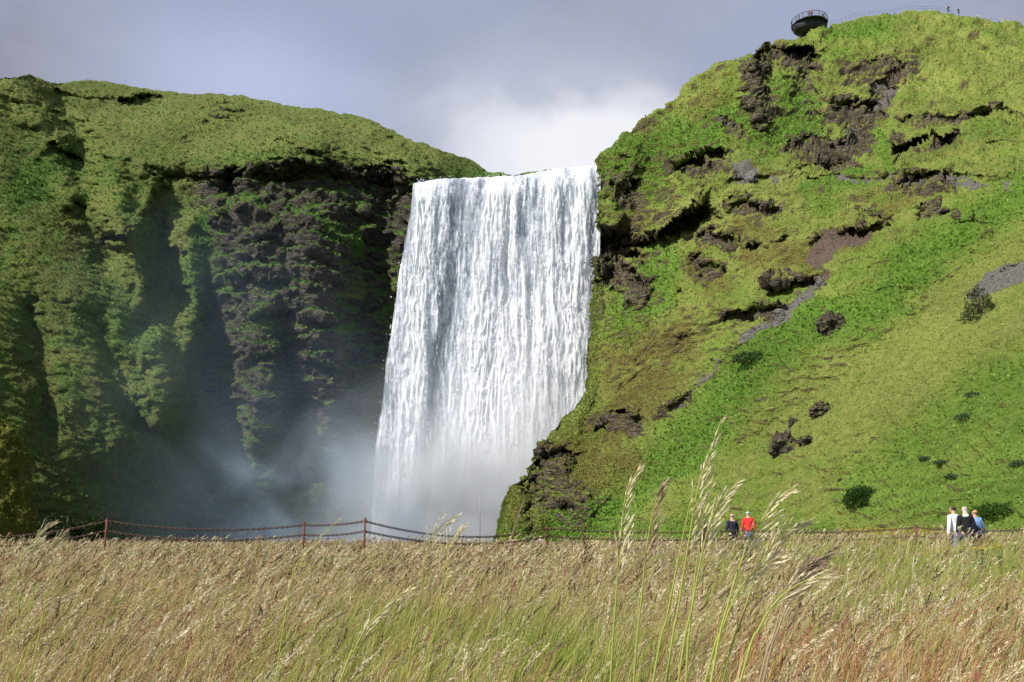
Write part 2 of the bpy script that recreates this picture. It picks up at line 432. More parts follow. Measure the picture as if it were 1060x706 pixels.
# ================================================================== RIGHT HILL
# outline (top end of each grid column), bottom x of the column
R_OUT = [(514, 558, 506, 1), (520, 528, 511, 1), (528, 504, 516, 1), (540, 497, 523, 1), (546, 498, 526, 1), (548, 482, 529, 1), (560, 462, 534, 1), (580, 434, 541, 1), (609, 402, 551, 1), (625, 385, 557, 1), (625, 368, 562, 1), (622, 340, 570, 1),
         (623, 305, 580, 1), (622, 270, 590, 1), (618, 235, 602, 1), (621, 190, 614, 1), (621, 166, 622, .9), (624, 157, 628, .7), (640, 145, 640, .5), (660, 129, 660, .3), (690, 110, 690, .2), (702, 99, 702, 0), (720, 81, 720, 0),
         (740, 68, 740, 0), (780, 56, 780, 0), (790, 47, 790, 0), (815, 43, 815, 0), (828, 38, 828, 0), (840, 32, 840, 0), (851, 26, 851, 0), (870, 23, 870, 0), (900, 18, 900, 0),
         (950, 14, 950, 0), (985, 13, 985, 0), (1010, 17, 1010, 0), (1060, 27, 1060, 0), (1200, 50, 1200, 0), (1700, 120, 1700, 0)]
R_CTRL = [(506, 575, 88), (560, 575, 84), (620, 575, 77), (700, 575, 69), (800, 575, 60), (930, 575, 50), (1060, 575, 42), (1300, 575, 33), (1700, 575, 25),
          (524, 515, 92), (545, 485, 96), (580, 432, 103), (617, 385, 111), (612, 340, 119), (618, 240, 134), (621, 168, 141), (660, 128, 145), (700, 100, 149), (740, 68, 153),
          (790, 46, 157), (850, 27, 162), (900, 18, 166), (985, 13, 168), (1060, 24, 165), (1300, 50, 140), (1700, 120, 105),
          (1060, 300, 67), (800, 300, 90), (930, 300, 79), (700, 300, 106), (640, 300, 117), (700, 430, 86), (800, 430, 75), (1060, 430, 52), (920, 430, 62),
          (1060, 150, 104), (900, 150, 118), (800, 170, 118), (700, 200, 126), (650, 230, 136), (620, 470, 91), (1300, 300, 52), (760, 190, 113), (900, 190, 102)]
R_FEATS = [
    ('ledge', [(779, 52), (795, 47), (815, 48), (835, 50), (856, 60)], 13, 20, 1.1), ('ledge', [(773, 72), (782, 66), (790, 72)], 4, 26, .9),
    ('ridge', [(782, 62), (776, 100), (786, 125)], 4, 9, .5), ('ridge', [(835, 80), (830, 110), (850, 130)], -4, 14, .4),
    ('ledge', [(694, 174), (706, 165), (722, 159), (745, 156), (758, 164)], 11, 16, 1.1),
    ('ledge', [(646, 266), (664, 248), (684, 234), (700, 222), (716, 210), (736, 203)], 26, 30, .9),
    ('ledge', [(858, 106), (872, 100), (892, 102), (908, 104)], 5, 16, 1.0), ('ridge', [(872, 118), (890, 150), (866, 168)], -3, 14, .6),
    ('ledge', [(812, 150), (830, 140), (852, 142), (872, 150)], 4, 14, .8), ('ledge', [(806, 172), (830, 170), (866, 168), (884, 160)], 3.5, 9, .8),
    ('ledge', [(876, 70), (900, 62), (930, 64), (952, 72)], 3, 14, .8), ('ridge', [(925, 74), (912, 96), (904, 112)], -3.5, 8, .7),
    ('ledge', [(921, 154), (932, 147), (950, 140), (970, 140), (996, 137)], 13, 13, 1.3),
    ('ledge', [(922, 122), (945, 117), (975, 117), (1002, 118), (1040, 108), (1062, 112)], 3.5, 9, .9),
    ('ledge', [(926, 186), (940, 178), (965, 178), (986, 184)], 4, 18, .9), ('ledge', [(944, 218), (962, 213), (990, 222)], 3.5, 9, .9),
    ('ledge', [(880, 222), (900, 217), (926, 224)], 3, 8, .8),
    ('ledge', [(755, 208), (765, 202), (780, 208), (800, 214)], 4.5, 14, 1.0), ('ledge', [(718, 244), (735, 238), (750, 244), (764, 248)], 5, 13, 1.0),
    ('ledge', [(768, 252), (782, 248), (800, 250), (822, 242)], 3, 8, .9), ('ridge', [(655, 285), (660, 305)], 4.5, 14, .6), ('ledge', [(648, 292), (662, 290), (678, 300)], 3.5, 20, .9),
    ('ledge', [(708, 272), (722, 262), (740, 270), (750, 282)], 4, 22, .8),
    ('ledge', [(832, 254), (848, 245), (864, 236), (884, 231), (922, 233)], 4, 9, .9), ('ledge', [(840, 300), (862, 270), (888, 258)], -2, 10, .2),
    ('ledge', [(786, 290), (802, 296), (816, 296), (832, 284), (850, 285)], 5, 12, 1.0), ('ledge', [(748, 322), (765, 316), (790, 318), (806, 322)], 4, 11, .9),
    ('ledge', [(850, 330), (860, 324), (870, 330)], 2.5, 12, .9), ('ridge', [(850, 288), (800, 335), (760, 370), (715, 410), (690, 440)], -.9, 9, 0),
    ('ledge', [(680, 425), (694, 414), (716, 406)], 1.6, 10, .8), ('ledge', [(612, 448), (630, 430), (648, 426), (666, 432)], 4.5, 14, .9),
    ('ledge', [(548, 488), (560, 470), (585, 462), (608, 470)], 4, 20, .8), ('ridge', [(546, 500), (550, 520), (546, 556)], -2.5, 6, .6),
    ('ridge', [(565, 470), (590, 500), (600, 520)], 3.5, 22, .3), ('ledge', [(540, 525), (560, 515), (590, 520), (600, 510)], 3, 12, .8),
    ('ridge', [(620, 400), (660, 330), (720, 300)], 2.5, 30), ('ridge', [(640, 380), (720, 330), (790, 300)], 1.6, 16), ('ridge', [(1060, 230), (960, 330), (860, 400), (780, 470)], -2.2, 24),
    ('ridge', [(1060, 185), (980, 187), (860, 187), (790, 186), (755, 186)], -1.6, 3.5), ('ledge', [(1000, 312), (1020, 290), (1062, 262)], 1.5, 8, .4),
    ('ledge', [(742, 130), (755, 124), (768, 132)], 3, 14, .8), ('ledge', [(632, 190), (645, 183), (660, 190)], 4, 20, .8),
    ('ridge', [(624, 256), (645, 256), (638, 282)], -15, 17, .9), ('ridge', [(650, 160), (640, 200), (632, 230)], 3, 12),
    ('ledge', [(700, 132), (720, 125), (735, 120)], 2.5, 7, .5), ('ledge', [(690, 270), (700, 300), (690, 330)], 2, 8, .3),
    ('ledge', [(1000, 150), (1030, 140), (1062, 150)], 2, 8, .4), ('ledge', [(980, 230), (1010, 226), (1030, 232)], 1.6, 6, .4), ('ledge', [(900, 300), (925, 292), (950, 296)], 1.2, 6, .2),
]
R_PATCH = [
    ('rock', [(782, 75), (790, 120)], 16, .9), ('rock', [(800, 58), (850, 66)], 10, .7), ('rock', [(870, 112), (900, 120), (885, 155), (860, 165)], 20, .8), ('rock', [(820, 150), (860, 160)], 16, .5),
    ('rock', [(880, 75), (945, 72)], 13, .55), ('rock', [(925, 80), (908, 110)], 9, .8), ('rock', [(750, 135), (765, 140)], 10, .6), ('rock', [(930, 150), (990, 143)], 8, .8),
    ('rock', [(930, 195), (980, 188)], 13, .8), ('rock', [(950, 220), (985, 226)], 7, .8), ('rock', [(760, 215), (795, 216)], 9, .8), ('rock', [(648, 292), (668, 305)], 15, .9),
    ('rock', [(715, 275), (735, 290)], 14, .7), ('rock', [(725, 246), (755, 252)], 8, .8), ('rock', [(640, 245), (628, 280)], 18, .9), ('rock', [(790, 290), (850, 292)], 9, .7),
    ('rock', [(752, 325), (800, 325)], 8, .7), ('rock', [(560, 480), (580, 520), (600, 510)], 22, .55), ('rock', [(625, 440), (660, 440)], 12, .75), ('rock', [(684, 425), (712, 415)], 9, .7),
    ('rock', [(700, 175), (755, 172)], 9, .8), ('rock', [(640, 190), (655, 205)], 13, .7), ('rock', [(728, 60), (715, 70)], 8, .4), ('rock', [(855, 335), (862, 340)], 9, .7),
    ('rock', [(662, 140), (690, 118)], 9, .35), ('rock', [(890, 130), (950, 124), (1000, 122)], 7, .5), ('rock', [(660, 215), (690, 225)], 8, .4),
    ('dirt', [(852, 262), (872, 246), (888, 240)], 15, 1.0), ('dirt', [(840, 262), (856, 282)], 7, .7),
    ('scree', [(762, 176), (780, 178)], 12, .9), ('scree', [(850, 290), (822, 315), (795, 335), (770, 352)], 8, .8), ('scree', [(1062, 275), (1035, 285), (1010, 305)], 12, .95),
    ('scree', [(740, 375), (700, 425)], 4, .6), ('scree', [(1062, 196), (1010, 190), (950, 188), (860, 186), (800, 187)], 2.0, .8), ('scree', [(905, 85), (925, 90), (910, 110)], 7, .7), ('scree', [(880, 140), (870, 150)], 9, .55),
    ('dry', [(1050, 265), (960, 335), (880, 400), (840, 450), (900, 440), (980, 370), (1050, 330)], 34, 1.0), ('dry', [(700, 230), (760, 220), (830, 200), (870, 220)], 26, .9),
    ('dry', [(780, 270), (830, 260)], 22, .8), ('dry', [(640, 380), (700, 360), (680, 390), (640, 440), (600, 490)], 30, .6), ('dry', [(980, 100), (1050, 90), (980, 60)], 34, .6), ('dry', [(700, 100), (730, 110), (740, 90)], 14, .6),
    ('dry', [(900, 60), (950, 40)], 20, .5), ('dry', [(880, 540), (960, 542)], 8, .8),
    ('moss', [(640, 380), (700, 360), (640, 430), (590, 480), (640, 480)], 30, .9), ('moss', [(780, 265), (840, 270), (880, 250)], 16, .8), ('moss', [(720, 270), (740, 300)], 18, .7), ('moss', [(530, 510), (560, 540)], 22, .7),
    ('moss', [(740, 100), (720, 115)], 12, .6), ('moss', [(910, 215), (950, 200)], 16, .6), ('moss', [(770, 235), (800, 245)], 14, .6), ('moss', [(650, 215), (660, 250)], 16, .7),
    ('lush', [(650, 190), (690, 150), (660, 160)], 36, .9), ('lush', [(820, 100), (830, 130), (800, 140), (760, 120), (720, 150)], 26, .9), ('lush', [(640, 320), (680, 300), (690, 270), (650, 340)], 24, .8),
    ('lush', [(1060, 200), (960, 260), (900, 330), (850, 330), (780, 380), (700, 470), (610, 540), (560, 555)], 30, .9), ('lush', [(560, 552), (700, 552), (860, 552)], 14, .6),
    ('lush', [(890, 185), (840, 200), (860, 215)], 14, .8), ('lush', [(910, 140), (920, 170)], 12, .8), ('lush', [(860, 35), (920, 30)], 12, .8), ('lush', [(940, 470), (1050, 400), (1050, 520), (900, 510)], 45, .65),
    ('lush', [(1000, 130), (1050, 135)], 14, .5), ('lush', [(900, 60), (860, 60)], 12, .5), ('lush', [(730, 420), (760, 400)], 20, .6),
]
# columns of the right hill: dense in the frame
o_ = np.array(R_OUT, float)
seg = np.r_[0, np.cumsum(np.hypot(np.diff(o_[:, 0]), np.diff(o_[:, 1])) ** .8 + np.abs(np.diff(o_[:, 2])) * .9)]
i1060 = 35
uu = np.concatenate([np.linspace(0, seg[i1060], 540), np.linspace(seg[i1060], seg[-1], 60)[1:]])
xt = np.interp(uu, seg, o_[:, 0]); ytp = np.interp(uu, seg, o_[:, 1]); xb = np.interp(uu, seg, o_[:, 2]); nxs = np.interp(uu, seg, o_[:, 3])
v = np.linspace(0, 1, 440)[:, None]
PXR = xb[None] + (xt - xb)[None] * v; PYR = 575 + (ytp - 575)[None] * v

def right_disp(P, N, rock, rough, PX, PY, seed):
    big = fbm(P / 16.0, 3, seed); med = fbm(P / 5.0, 4, seed + 9); fine = fbm(P / 1.3, 4, seed + 14)
    lump = ridged(P / 3.2, 3, seed + 60)
    craggy = smooth(430, 180, PY + (PX - 800) * -.15) * .7 + .3
    near = smooth(50, 110, P[..., 1])
    _, cv = worley(P * np.array([.5, .5, .9]), seed + 30); _, cv2 = worley(P * np.array([1.3, 1.3, 2.0]), seed + 31)
    rk = np.clip(rock, 0, 1)
    zz = P[..., 2] / 2.6 + .8 * fbm(P / 10.0, 3, seed + 20)
    strata = (zz - np.floor(zz)); strata = np.where(strata < .8, strata / .8, (1 - strata) / .2) - .5
    dsp = big * .9 * (.3 + .7 * near) + med * (.22 + .95 * craggy) * (.4 + .6 * near) + lump * .5 * craggy * near + fine * (.12 + .16 * near + .25 * rk) + (cv - .5) * 1.1 * rk + (cv2 - .5) * .7 * rk + strata * .8 * rk * near \
        + strata * .3 * craggy * near - .16 * ((lambda q: q - np.floor(q) - .5)(P[..., 2] / 1.05 + 1.3 * fbm(P / 5.0, 3, seed + 71)))
    mask = smooth(.3, .65, fbm(P / 4.5, 3, seed + 50)) * craggy * near
    return dsp, rock * .62 + mask * .26

def right_extra(P, N, R, at, PX, PY):
    at['lush'] = np.clip(at['lush'] + .2 * fbm(P / 8.0, 3, 75), 0, 1)
    flat = smooth(.5, .8, N[..., 2]); R *= (1 - .45 * flat)
    at['dry'] = np.clip(at['dry'] + .25 * fbm(P / 6.0, 3, 76), 0, 1)

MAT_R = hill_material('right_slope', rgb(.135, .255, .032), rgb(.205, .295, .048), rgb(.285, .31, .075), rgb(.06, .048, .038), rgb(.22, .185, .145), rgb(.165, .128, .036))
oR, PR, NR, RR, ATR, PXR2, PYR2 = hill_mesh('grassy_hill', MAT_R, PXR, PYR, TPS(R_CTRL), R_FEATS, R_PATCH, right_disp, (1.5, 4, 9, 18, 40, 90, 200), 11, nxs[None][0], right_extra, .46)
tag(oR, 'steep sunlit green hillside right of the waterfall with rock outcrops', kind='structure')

def finder(P):
    Q = P[:-7].reshape(-1, 3); qx, qy = proj(Q)
    def f(px, py, r=3.0):
        m = (np.abs(qx - px) < r) & (np.abs(qy - py) < r)
        if not m.any(): return f(px, py, r * 2)
        c = Q[m]; k = c[:, 1].argsort(); return c[k[max(0, len(k) // 8)]].copy()
    return f
on_right, on_left = finder(PR), finder(PL)
#PART2
# ================================================================== WATERFALL
W_L = [(180, 430), (186, 428), (220, 425), (270, 415), (350, 404), (400, 397), (450, 391), (490, 388), (570, 384)]
W_R = [(166, 622), (240, 621), (300, 619), (370, 622), (450, 628), (570, 634)]
W_LIP = [(0, 186), (.13, 181.5), (.35, 180), (.58, 177.5), (.7, 173), (.8, 169.5), (.9, 168.5), (1.0, 167.5)]
def fall_sheet(nu, nv, off, seed, amp, umin=0.0, vmax=1.0):
    u = np.linspace(umin, 1, nu)[None]; vv = np.linspace(0, vmax, nv)[:, None]
    lip = ipol(W_LIP, u) + 1.0 * perlin(np.stack([u * 28, 0 * u, 0 * u], -1), 44) + .5 * perlin(np.stack([u * 90, 0 * u, 0 * u], -1), 45); PY = lip + (568 - lip) * vv; PY = PY + 0 * u
    PX = ipol(W_L, PY) * (1 - u) + ipol(W_R, PY) * u
    d = 141.0 - 5.5 * vv ** .75 + 0 * u - off * smooth(0, .06, vv)
    P = wp(PX, PY, d)
    q = P * np.array([.55, .2, .045])
    fold = ridged(q, 4, seed) + .5 * ridged(P * np.array([1.4, .5, .3]), 3, seed + 3)
    P[..., 1] -= fold * amp * smooth(0, .08, vv)
    P[..., 1] += 1.6 * np.exp(-vv * 420 / 3.0)       # rounded lip
    P[..., 0] += .35 * fbm(P * np.array([.3, .3, .12]), 3, seed + 8) * smooth(0, .2, vv)
    return P, PX, PY, fold
Vs, Fs, A = [], [], {'layer': [], 'thin': [], 'froth': [], 'low': []}
base = 0
def thin_mask(PX, PY):
    t = np.zeros(PX.shape)
    for pts, w, s in [([(474, 192), (470, 260), (462, 330), (452, 400), (446, 470), (440, 520)], 16, 1.0), ([(500, 190), (484, 260), (480, 340)], 9, .6),
                      ([(428, 190), (418, 270)], 6, .5), ([(545, 182), (540, 240)], 8, .5), ([(585, 175), (580, 260)], 7, .45), ([(556, 190), (560, 260)], 6, .4),
                      ([(400, 470), (392, 520)], 14, .7), ([(450, 430), (470, 480)], 14, .6), ([(616, 180), (612, 380)], 6, .45)]:
        ds, _, _ = polydist(PX, PY, pts); t = np.maximum(t, s * smooth(w, w * .2, ds))
    return t
def froth_mask(PX, PY):
    t = np.zeros(PX.shape)
    for pts, w, s in [([(440, 190), (434, 300), (424, 420), (415, 500)], 14, .9), ([(515, 185), (500, 300), (492, 420), (500, 520)], 20, .9),
                      ([(572, 180), (566, 300), (545, 450)], 18, .8), ([(602, 172), (596, 300), (590, 380)], 14, .9), ([(530, 330), (530, 550)], 34, 1.0)]:
        ds, _, _ = polydist(PX, PY, pts); t = np.maximum(t, s * smooth(w, w * .2, ds))
    return t
for li, (off, seed, amp) in enumerate([(0, 100, .35), (1.1, 120, .5), (2.1, 140, .6)]):
    nu, nv = (300, 330); P, PX, PY, fold = fall_sheet(nu, nv, off, seed, amp)
    idx = np.arange(nu * nv).reshape(nv, nu) + base
    Fs.append(np.stack([idx[:-1, :-1], idx[:-1, 1:], idx[1:, 1:], idx[1:, :-1]], -1).reshape(-1, 4)); Vs.append(P.reshape(-1, 3)); base += nu * nv
    A['layer'].append(np.full(nu * nv, li / 2.0)); A['low'].append(smooth(250, 520, PY + 60 * smooth(500, 560, PX)).ravel()); A['thin'].append(thin_mask(PX, PY).ravel()); A['froth'].append(froth_mask(PX, PY).ravel())
# tumbling clumps of water: small ragged slivers falling in front of the sheet
n = 120000
u = RNG.random(n); vv = RNG.random(n) ** .85
PYc = ipol(W_LIP, u); PYc = PYc + (560 - PYc) * vv; PXc = ipol(W_L, PYc) * (1 - u) + ipol(W_R, PYc) * u
keep_p = .12 + .5 * froth_mask(PXc, PYc) - .3 * thin_mask(PXc, PYc) + .6 * fbm(np.stack([PXc / 6, PYc / 60, 0 * PXc], -1), 3, 5)
k = RNG.random(n) < keep_p; u, vv, PXc, PYc = u[k], vv[k], PXc[k], PYc[k]; n = len(u)
edge = RNG.normal(0, 1.0, n) * (u < .04) * (1 + 5 * vv); PXc = PXc + edge
dc = 141 - 5.5 * vv ** .75 - RNG.random(n) * 2.4 * np.minimum(1, vv * 8) - .3
C = wp(PXc, PYc, dc)
ln = (.12 + .55 * RNG.random(n) ** 3) * (.45 + .8 * vv); wd = .03 + .12 * RNG.random(n) ** 2
an = RNG.normal(0, .7, n); ax = np.stack([np.cos(an), np.sin(an), RNG.normal(0, .2, n)], -1)
dn = np.stack([RNG.normal(0, .06, n), RNG.normal(0, .1, n), -np.ones(n)], -1)
q = np.stack([C - dn * ln[:, None] * .5, C - ax * wd[:, None], C + dn * ln[:, None] * (.4 + .5 * RNG.random(n))[:, None], C + ax * wd[:, None]], 1)
Vs.append(q.reshape(-1, 3)); Fs.append(np.arange(n * 4).reshape(n, 4) + base)
A['layer'].append(np.full(n * 4, 2.0)); A['low'].append(np.zeros(n * 4)); A['thin'].append(np.zeros(n * 4)); A['froth'].append(np.ones(n * 4))

m, t = material('falling_water')
co = t.node('ShaderNodeTexCoord').outputs['Object']
lay = t.attr('layer'); thin = t.attr('thin'); froth = t.attr('froth')
offv = t.node('ShaderNodeVectorMath', operation='ADD'); t.set(offv.inputs[0], co)
cmb = t.node('ShaderNodeCombineXYZ'); t.set(cmb.inputs[0], t.math('MULTIPLY', lay, 37.0)); t.set(cmb.inputs[2], t.math('MULTIPLY', lay, 11.0)); t.set(offv.inputs[1], cmb)
ov = offv.outputs[0]
s1 = t.noise(t.mapping(ov, (1.4, .4, .33)), 1.0, 7, .68, dist=1.0)
s2 = t.noise(t.mapping(ov, (3.6, 1.2, 1.9)), 1.0, 6, .8)
s3 = t.noise(t.mapping(ov, (.7, .2, .07)), 1.0, 4, .55)
low = t.attr('low')
sm0 = t.math('ADD', t.math('MULTIPLY', s1, .5), t.math('ADD', t.math('MULTIPLY', s2, .32), t.math('ADD', t.math('MULTIPLY', s3, .62), -.16)))
sm_ = t.math('ADD', t.math('MULTIPLY', sm0, t.math('SUBTRACT', 1.0, t.math('MULTIPLY', low, .6))), t.math('MULTIPLY', low, .345))
v_ = t.math('ADD', sm_, t.math('SUBTRACT', t.math('MULTIPLY', froth, .12), t.math('MULTIPLY', thin, .12)))
thr = t.math('MULTIPLY', lay, .05)
a_ = t.remap(t.math('SUBTRACT', v_, thr), .40, .60)
drop = t.math('GREATER_THAN', lay, 1.5)
alpha = t.math('MAXIMUM', t.math('MULTIPLY', a_, .97), t.math('MULTIPLY', drop, .9))
alpha = t.math('MAXIMUM', alpha, t.math('MULTIPLY', t.math('LESS_THAN', lay, .1), t.math('SUBTRACT', .97, t.math('MULTIPLY', thin, .3))))
ccol = t.mix(t.remap(v_, .42, .64), rgb(.50, .56, .69), rgb(.90, .92, .95))
ccol = t.mix(t.math('MULTIPLY', low, .75), ccol, rgb(.93, .945, .97))
ccol = t.mix(drop, ccol, rgb(.93, .94, .97))
bmp = t.node('ShaderNodeBump', ins={'Height': sm_, 'Strength': .55, 'Distance': .6})
df = t.node('ShaderNodeBsdfDiffuse', ins={'Color': ccol, 'Normal': bmp}); tl = t.node('ShaderNodeBsdfTranslucent', ins={'Color': ccol, 'Normal': bmp})
mx = t.node('ShaderNodeMixShader', ins={0: .38}); t.set(mx.inputs[1], df); t.set(mx.inputs[2], tl)
tp = t.node('ShaderNodeBsdfTransparent')
mo = t.node('ShaderNodeMixShader', ins={0: alpha}); t.set(mo.inputs[1], tp); t.set(mo.inputs[2], mx)
t.node('ShaderNodeOutputMaterial', ins={'Surface': mo})
wf = mesh_np('waterfall_water', np.concatenate(Vs), np.concatenate(Fs), m, None, {k: np.concatenate(v) for k, v in A.items()})
tag(wf, 'tall broad white curtain of a waterfall dropping between two green cliffs', kind='structure')

# river feeding the falls, pool and river below
mw, t = material('river_water')
co = t.node('ShaderNodeTexCoord').outputs['Object']
b = t.node('ShaderNodeBump', ins={'Height': t.noise(co, 1.5, 5, .6), 'Strength': .6, 'Distance': .3})
p = t.node('ShaderNodeBsdfPrincipled', ins={'Base Color': rgb(.12, .17, .19), 'Roughness': .15, 'Normal': b})
t.node('ShaderNodeOutputMaterial', ins={'Surface': p})
def sheet(name, xs, ys, zf, mat, label):
    X, Y = np.meshgrid(xs, ys); Z = zf(X, Y); h, w = X.shape; idx = np.arange(h * w).reshape(h, w)
    o = mesh_np(name, np.stack([X, Y, Z], -1).reshape(-1, 3), np.stack([idx[:-1, :-1], idx[:-1, 1:], idx[1:, 1:], idx[1:, :-1]], -1).reshape(-1, 4), mat)
    return tag(o, label, kind='structure')
lipz = float(wp(530, 178, 143)[2])
sheet('upper_river', np.linspace(-17, 14, 12), np.linspace(143, 420, 30), lambda X, Y: lipz - .6 + X * .085 + (Y - 143) * .004, mw, 'river flowing on the plateau above the waterfall')
sheet('river_pool', np.linspace(-90, 30, 20), np.linspace(62, 150, 30), lambda X, Y: -1.6 + 0 * X, mw, 'river and pool at the foot of the waterfall')

# ================================================================== GROUND
def ground_z(X, Y):
    X = np.asarray(X, float); Y = np.asarray(Y, float)
    P = np.stack([X, Y, 0 * X], -1)
    z = .07 * fbm(P / 5.0, 3, 900)
    right = smooth(2, 14, X - (Y - 20) * .1)
    z = z + right * smooth(14, 26, Y) * .34
    drop = smooth(40, 60, Y) * (1 - right * .8)
    far = smooth(300, 1200, np.hypot(X, Y))
    return z - 2.8 * drop * (1 - far) - far * 3
MG, t = material('meadow_soil')
co = t.node('ShaderNodeTexCoord').outputs['Object']
c = t.mix(t.remap(t.noise(co, 3, 6, .7), .35, .65), rgb(.05, .055, .015), rgb(.12, .11, .04))
c = t.mix(t.remap(t.noise(co, .3, 4, .6), .4, .6), c, rgb(.07, .09, .02))
p = t.node('ShaderNodeBsdfPrincipled', ins={'Base Color': c, 'Roughness': .95, 'Specular IOR Level': .1, 'Normal': t.node('ShaderNodeBump', ins={'Height': t.noise(co, 8, 5, .7), 'Strength': .8, 'Distance': .1})})
t.node('ShaderNodeOutputMaterial', ins={'Surface': p})
gx = np.unique(np.concatenate([np.linspace(-3000, -60, 25), np.linspace(-60, 60, 160), np.linspace(60, 3000, 25)]))
gy = np.unique(np.concatenate([np.linspace(-3000, -10, 20), np.linspace(-10, 110, 160), np.linspace(110, 3000, 25)]))
sheet('ground', gx, gy, ground_z, MG, 'flat meadow ground running to the foot of the hills')

# ================================================================== SKY, SUN, CAMERA
SUN_AZ, SUN_EL = math.radians(38), math.radians(45)      # from due left, swung behind the camera
sx, sy, sz = -math.cos(SUN_AZ) * math.cos(SUN_EL), -math.sin(SUN_AZ) * math.cos(SUN_EL), math.sin(SUN_EL)
li = bpy.data.lights.new('sun', 'SUN'); li.energy = 5.0; li.angle = math.radians(.5); li.color = (1.0, .955, .88)
so = bpy.data.objects.new('sun', li); COL.objects.link(so)
so.rotation_euler = Vector((-sx, -sy, -sz)).to_track_quat('-Z', 'Y').to_euler(); so.location = (-60, -40, 120)

world = bpy.data.worlds.new('World'); scene.world = world; world.use_nodes = True
t = NT(world.node_tree)
sky = t.node('ShaderNodeTexSky'); sky.sky_type = 'NISHITA'; sky.sun_disc = False
sky.sun_elevation = SUN_EL; sky.sun_rotation = math.atan2(sx, sy)
gen = t.node('ShaderNodeTexCoord').outputs['Generated']
sep = t.node('ShaderNodeSeparateXYZ', ins={0: gen})
# clouds on a flat layer: direction divided by height
hz = t.math('ADD', t.math('MAXIMUM', sep.outputs[2], 0.0), .22)
vx = t.math('DIVIDE', sep.outputs[0], hz); vy = t.math('DIVIDE', sep.outputs[1], hz)
cv = t.node('ShaderNodeCombineXYZ', ins={0: vx, 1: vy, 2: 0.0})
n1 = t.noise(cv, .9, 6, .5, dist=.3); n2 = t.noise(gen, 5.0, 7, .55, dist=.4); n3 = t.noise(gen, 2.2, 3, .5)
def blob(px, py, r, soft, amp, stretch=1.0):
    sxx, szz = ray(px, py); v0 = Vector((float(sxx), 1, float(szz))).normalized()
    dx = t.math('SUBTRACT', sep.outputs[0], v0.x); dz = t.math('MULTIPLY', t.math('SUBTRACT', sep.outputs[2], v0.z), stretch)
    dy = t.math('SUBTRACT', sep.outputs[1], v0.y)
    r2 = t.math('SQRT', t.math('ADD', t.math('MULTIPLY', dx, dx), t.math('ADD', t.math('MULTIPLY', dz, dz), t.math('MULTIPLY', dy, dy))))
    r2 = t.math('ADD', r2, t.math('MULTIPLY', t.math('SUBTRACT', n2, .5), amp))
    return t.remap(r2, r + soft, r - soft)
grey = t.mix(t.remap(t.math('ADD', t.math('MULTIPLY', n1, .6), t.math('MULTIPLY', n2, .4)), .38, .62), rgb(1.9, 2.0, 2.65), rgb(3.4, 3.55, 4.35))
bluish = t.mix(t.remap(n3, .4, .62), grey, rgb(2.9, 3.3, 4.6))
cl = t.mix(blob(575, 150, .15, .11, .26, 1.7), bluish, rgb(5.0, 5.25, 6.2))
cl = t.mix(blob(250, 85, .10, .1, .1, 2.2), cl, rgb(3.9, 4.4, 6.0))
wh = t.mix(t.remap(n2, .35, .65), rgb(5.6, 5.8, 6.6), rgb(7.1, 7.2, 7.6))
cl = t.mix(blob(610, 160, .15, .05, .30, 2.0), cl, wh)
cl = t.mix(t.remap(t.math('ADD', sep.outputs[1], 0.0), -.1, -.6), cl, sky.outputs[0])       # blue sky behind the viewer where the sun stands
bg = t.node('ShaderNodeBackground', ins={'Color': cl, 'Strength': .1})
t.node('ShaderNodeOutputWorld', ins={'Surface': bg})

cam = bpy.data.cameras.new('camera'); cam.sensor_width = 36; cam.lens = 36 * F / PW; cam.clip_start = .05; cam.clip_end = 8000
co_ = bpy.data.objects.new('camera', cam); COL.objects.link(co_); co_.location = (0, 0, EYE); co_.rotation_euler = (math.pi / 2 + PITCH, 0, 0)
scene.camera = co_
scene.view_settings.view_transform = 'Standard'; scene.view_settings.look = 'None'; scene.view_settings.exposure = 0.33; scene.view_settings.gamma = 1
scene.render.engine = 'CYCLES'; scene.cycles.use_denoising = True; scene.cycles.max_bounces = 6; scene.cycles.transparent_max_bounces = 16
scene.cycles.volume_bounces = 2; scene.cycles.volume_max_steps = 96; scene.cycles.volume_step_rate = 1.0
scene.cycles.use_adaptive_sampling = True; scene.cycles.adaptive_threshold = .02
#PART3
# ================================================================== SPRAY AND MIST
def ellipsoid(name, c, r, mat, label):
    import bmesh
    bm = bmesh.new(); bmesh.ops.create_icosphere(bm, subdivisions=3, radius=1.0)
    me = bpy.data.meshes.new(name); bm.to_mesh(me); bm.free(); me.materials.append(mat)
    o = bpy.data.objects.new(name, me); COL.objects.link(o); o.location = c; o.scale = r
    return tag(o, label, kind='stuff')
def mist_mat(name, dens, nscale, lo, hi, col=(.93, .95, 1.0), aniso=.1, fall=1.0):
    m = bpy.data.materials.new(name); m.use_nodes = True; t = NT(m.node_tree)
    tc = t.node('ShaderNodeTexCoord').outputs['Object']; geo = t.node('ShaderNodeNewGeometry').outputs['Position']
    ln = t.node('ShaderNodeVectorMath', operation='LENGTH'); t.set(ln.inputs[0], tc)
    r = t.remap(ln.outputs['Value'], 1.0, .0, interp='LINEAR')
    r = t.math('POWER', t.math('ADD', t.math('MULTIPLY', r, 1.0), t.math('MULTIPLY', t.math('SUBTRACT', t.noise(geo, nscale * .8, 3, .5), .5), t.math('MULTIPLY', r, 1.3)), clamp=True), fall)
    n = t.remap(t.noise(geo, nscale, 4, .55, dist=.5), lo, hi)
    d = t.math('MULTIPLY', t.math('MULTIPLY', r, n), dens)
    v = t.node('ShaderNodeVolumePrincipled', ins={'Color': rgb(*col), 'Density': d, 'Anisotropy': aniso})
    t.node('ShaderNodeOutputMaterial', ins={'Volume': v})
    return m
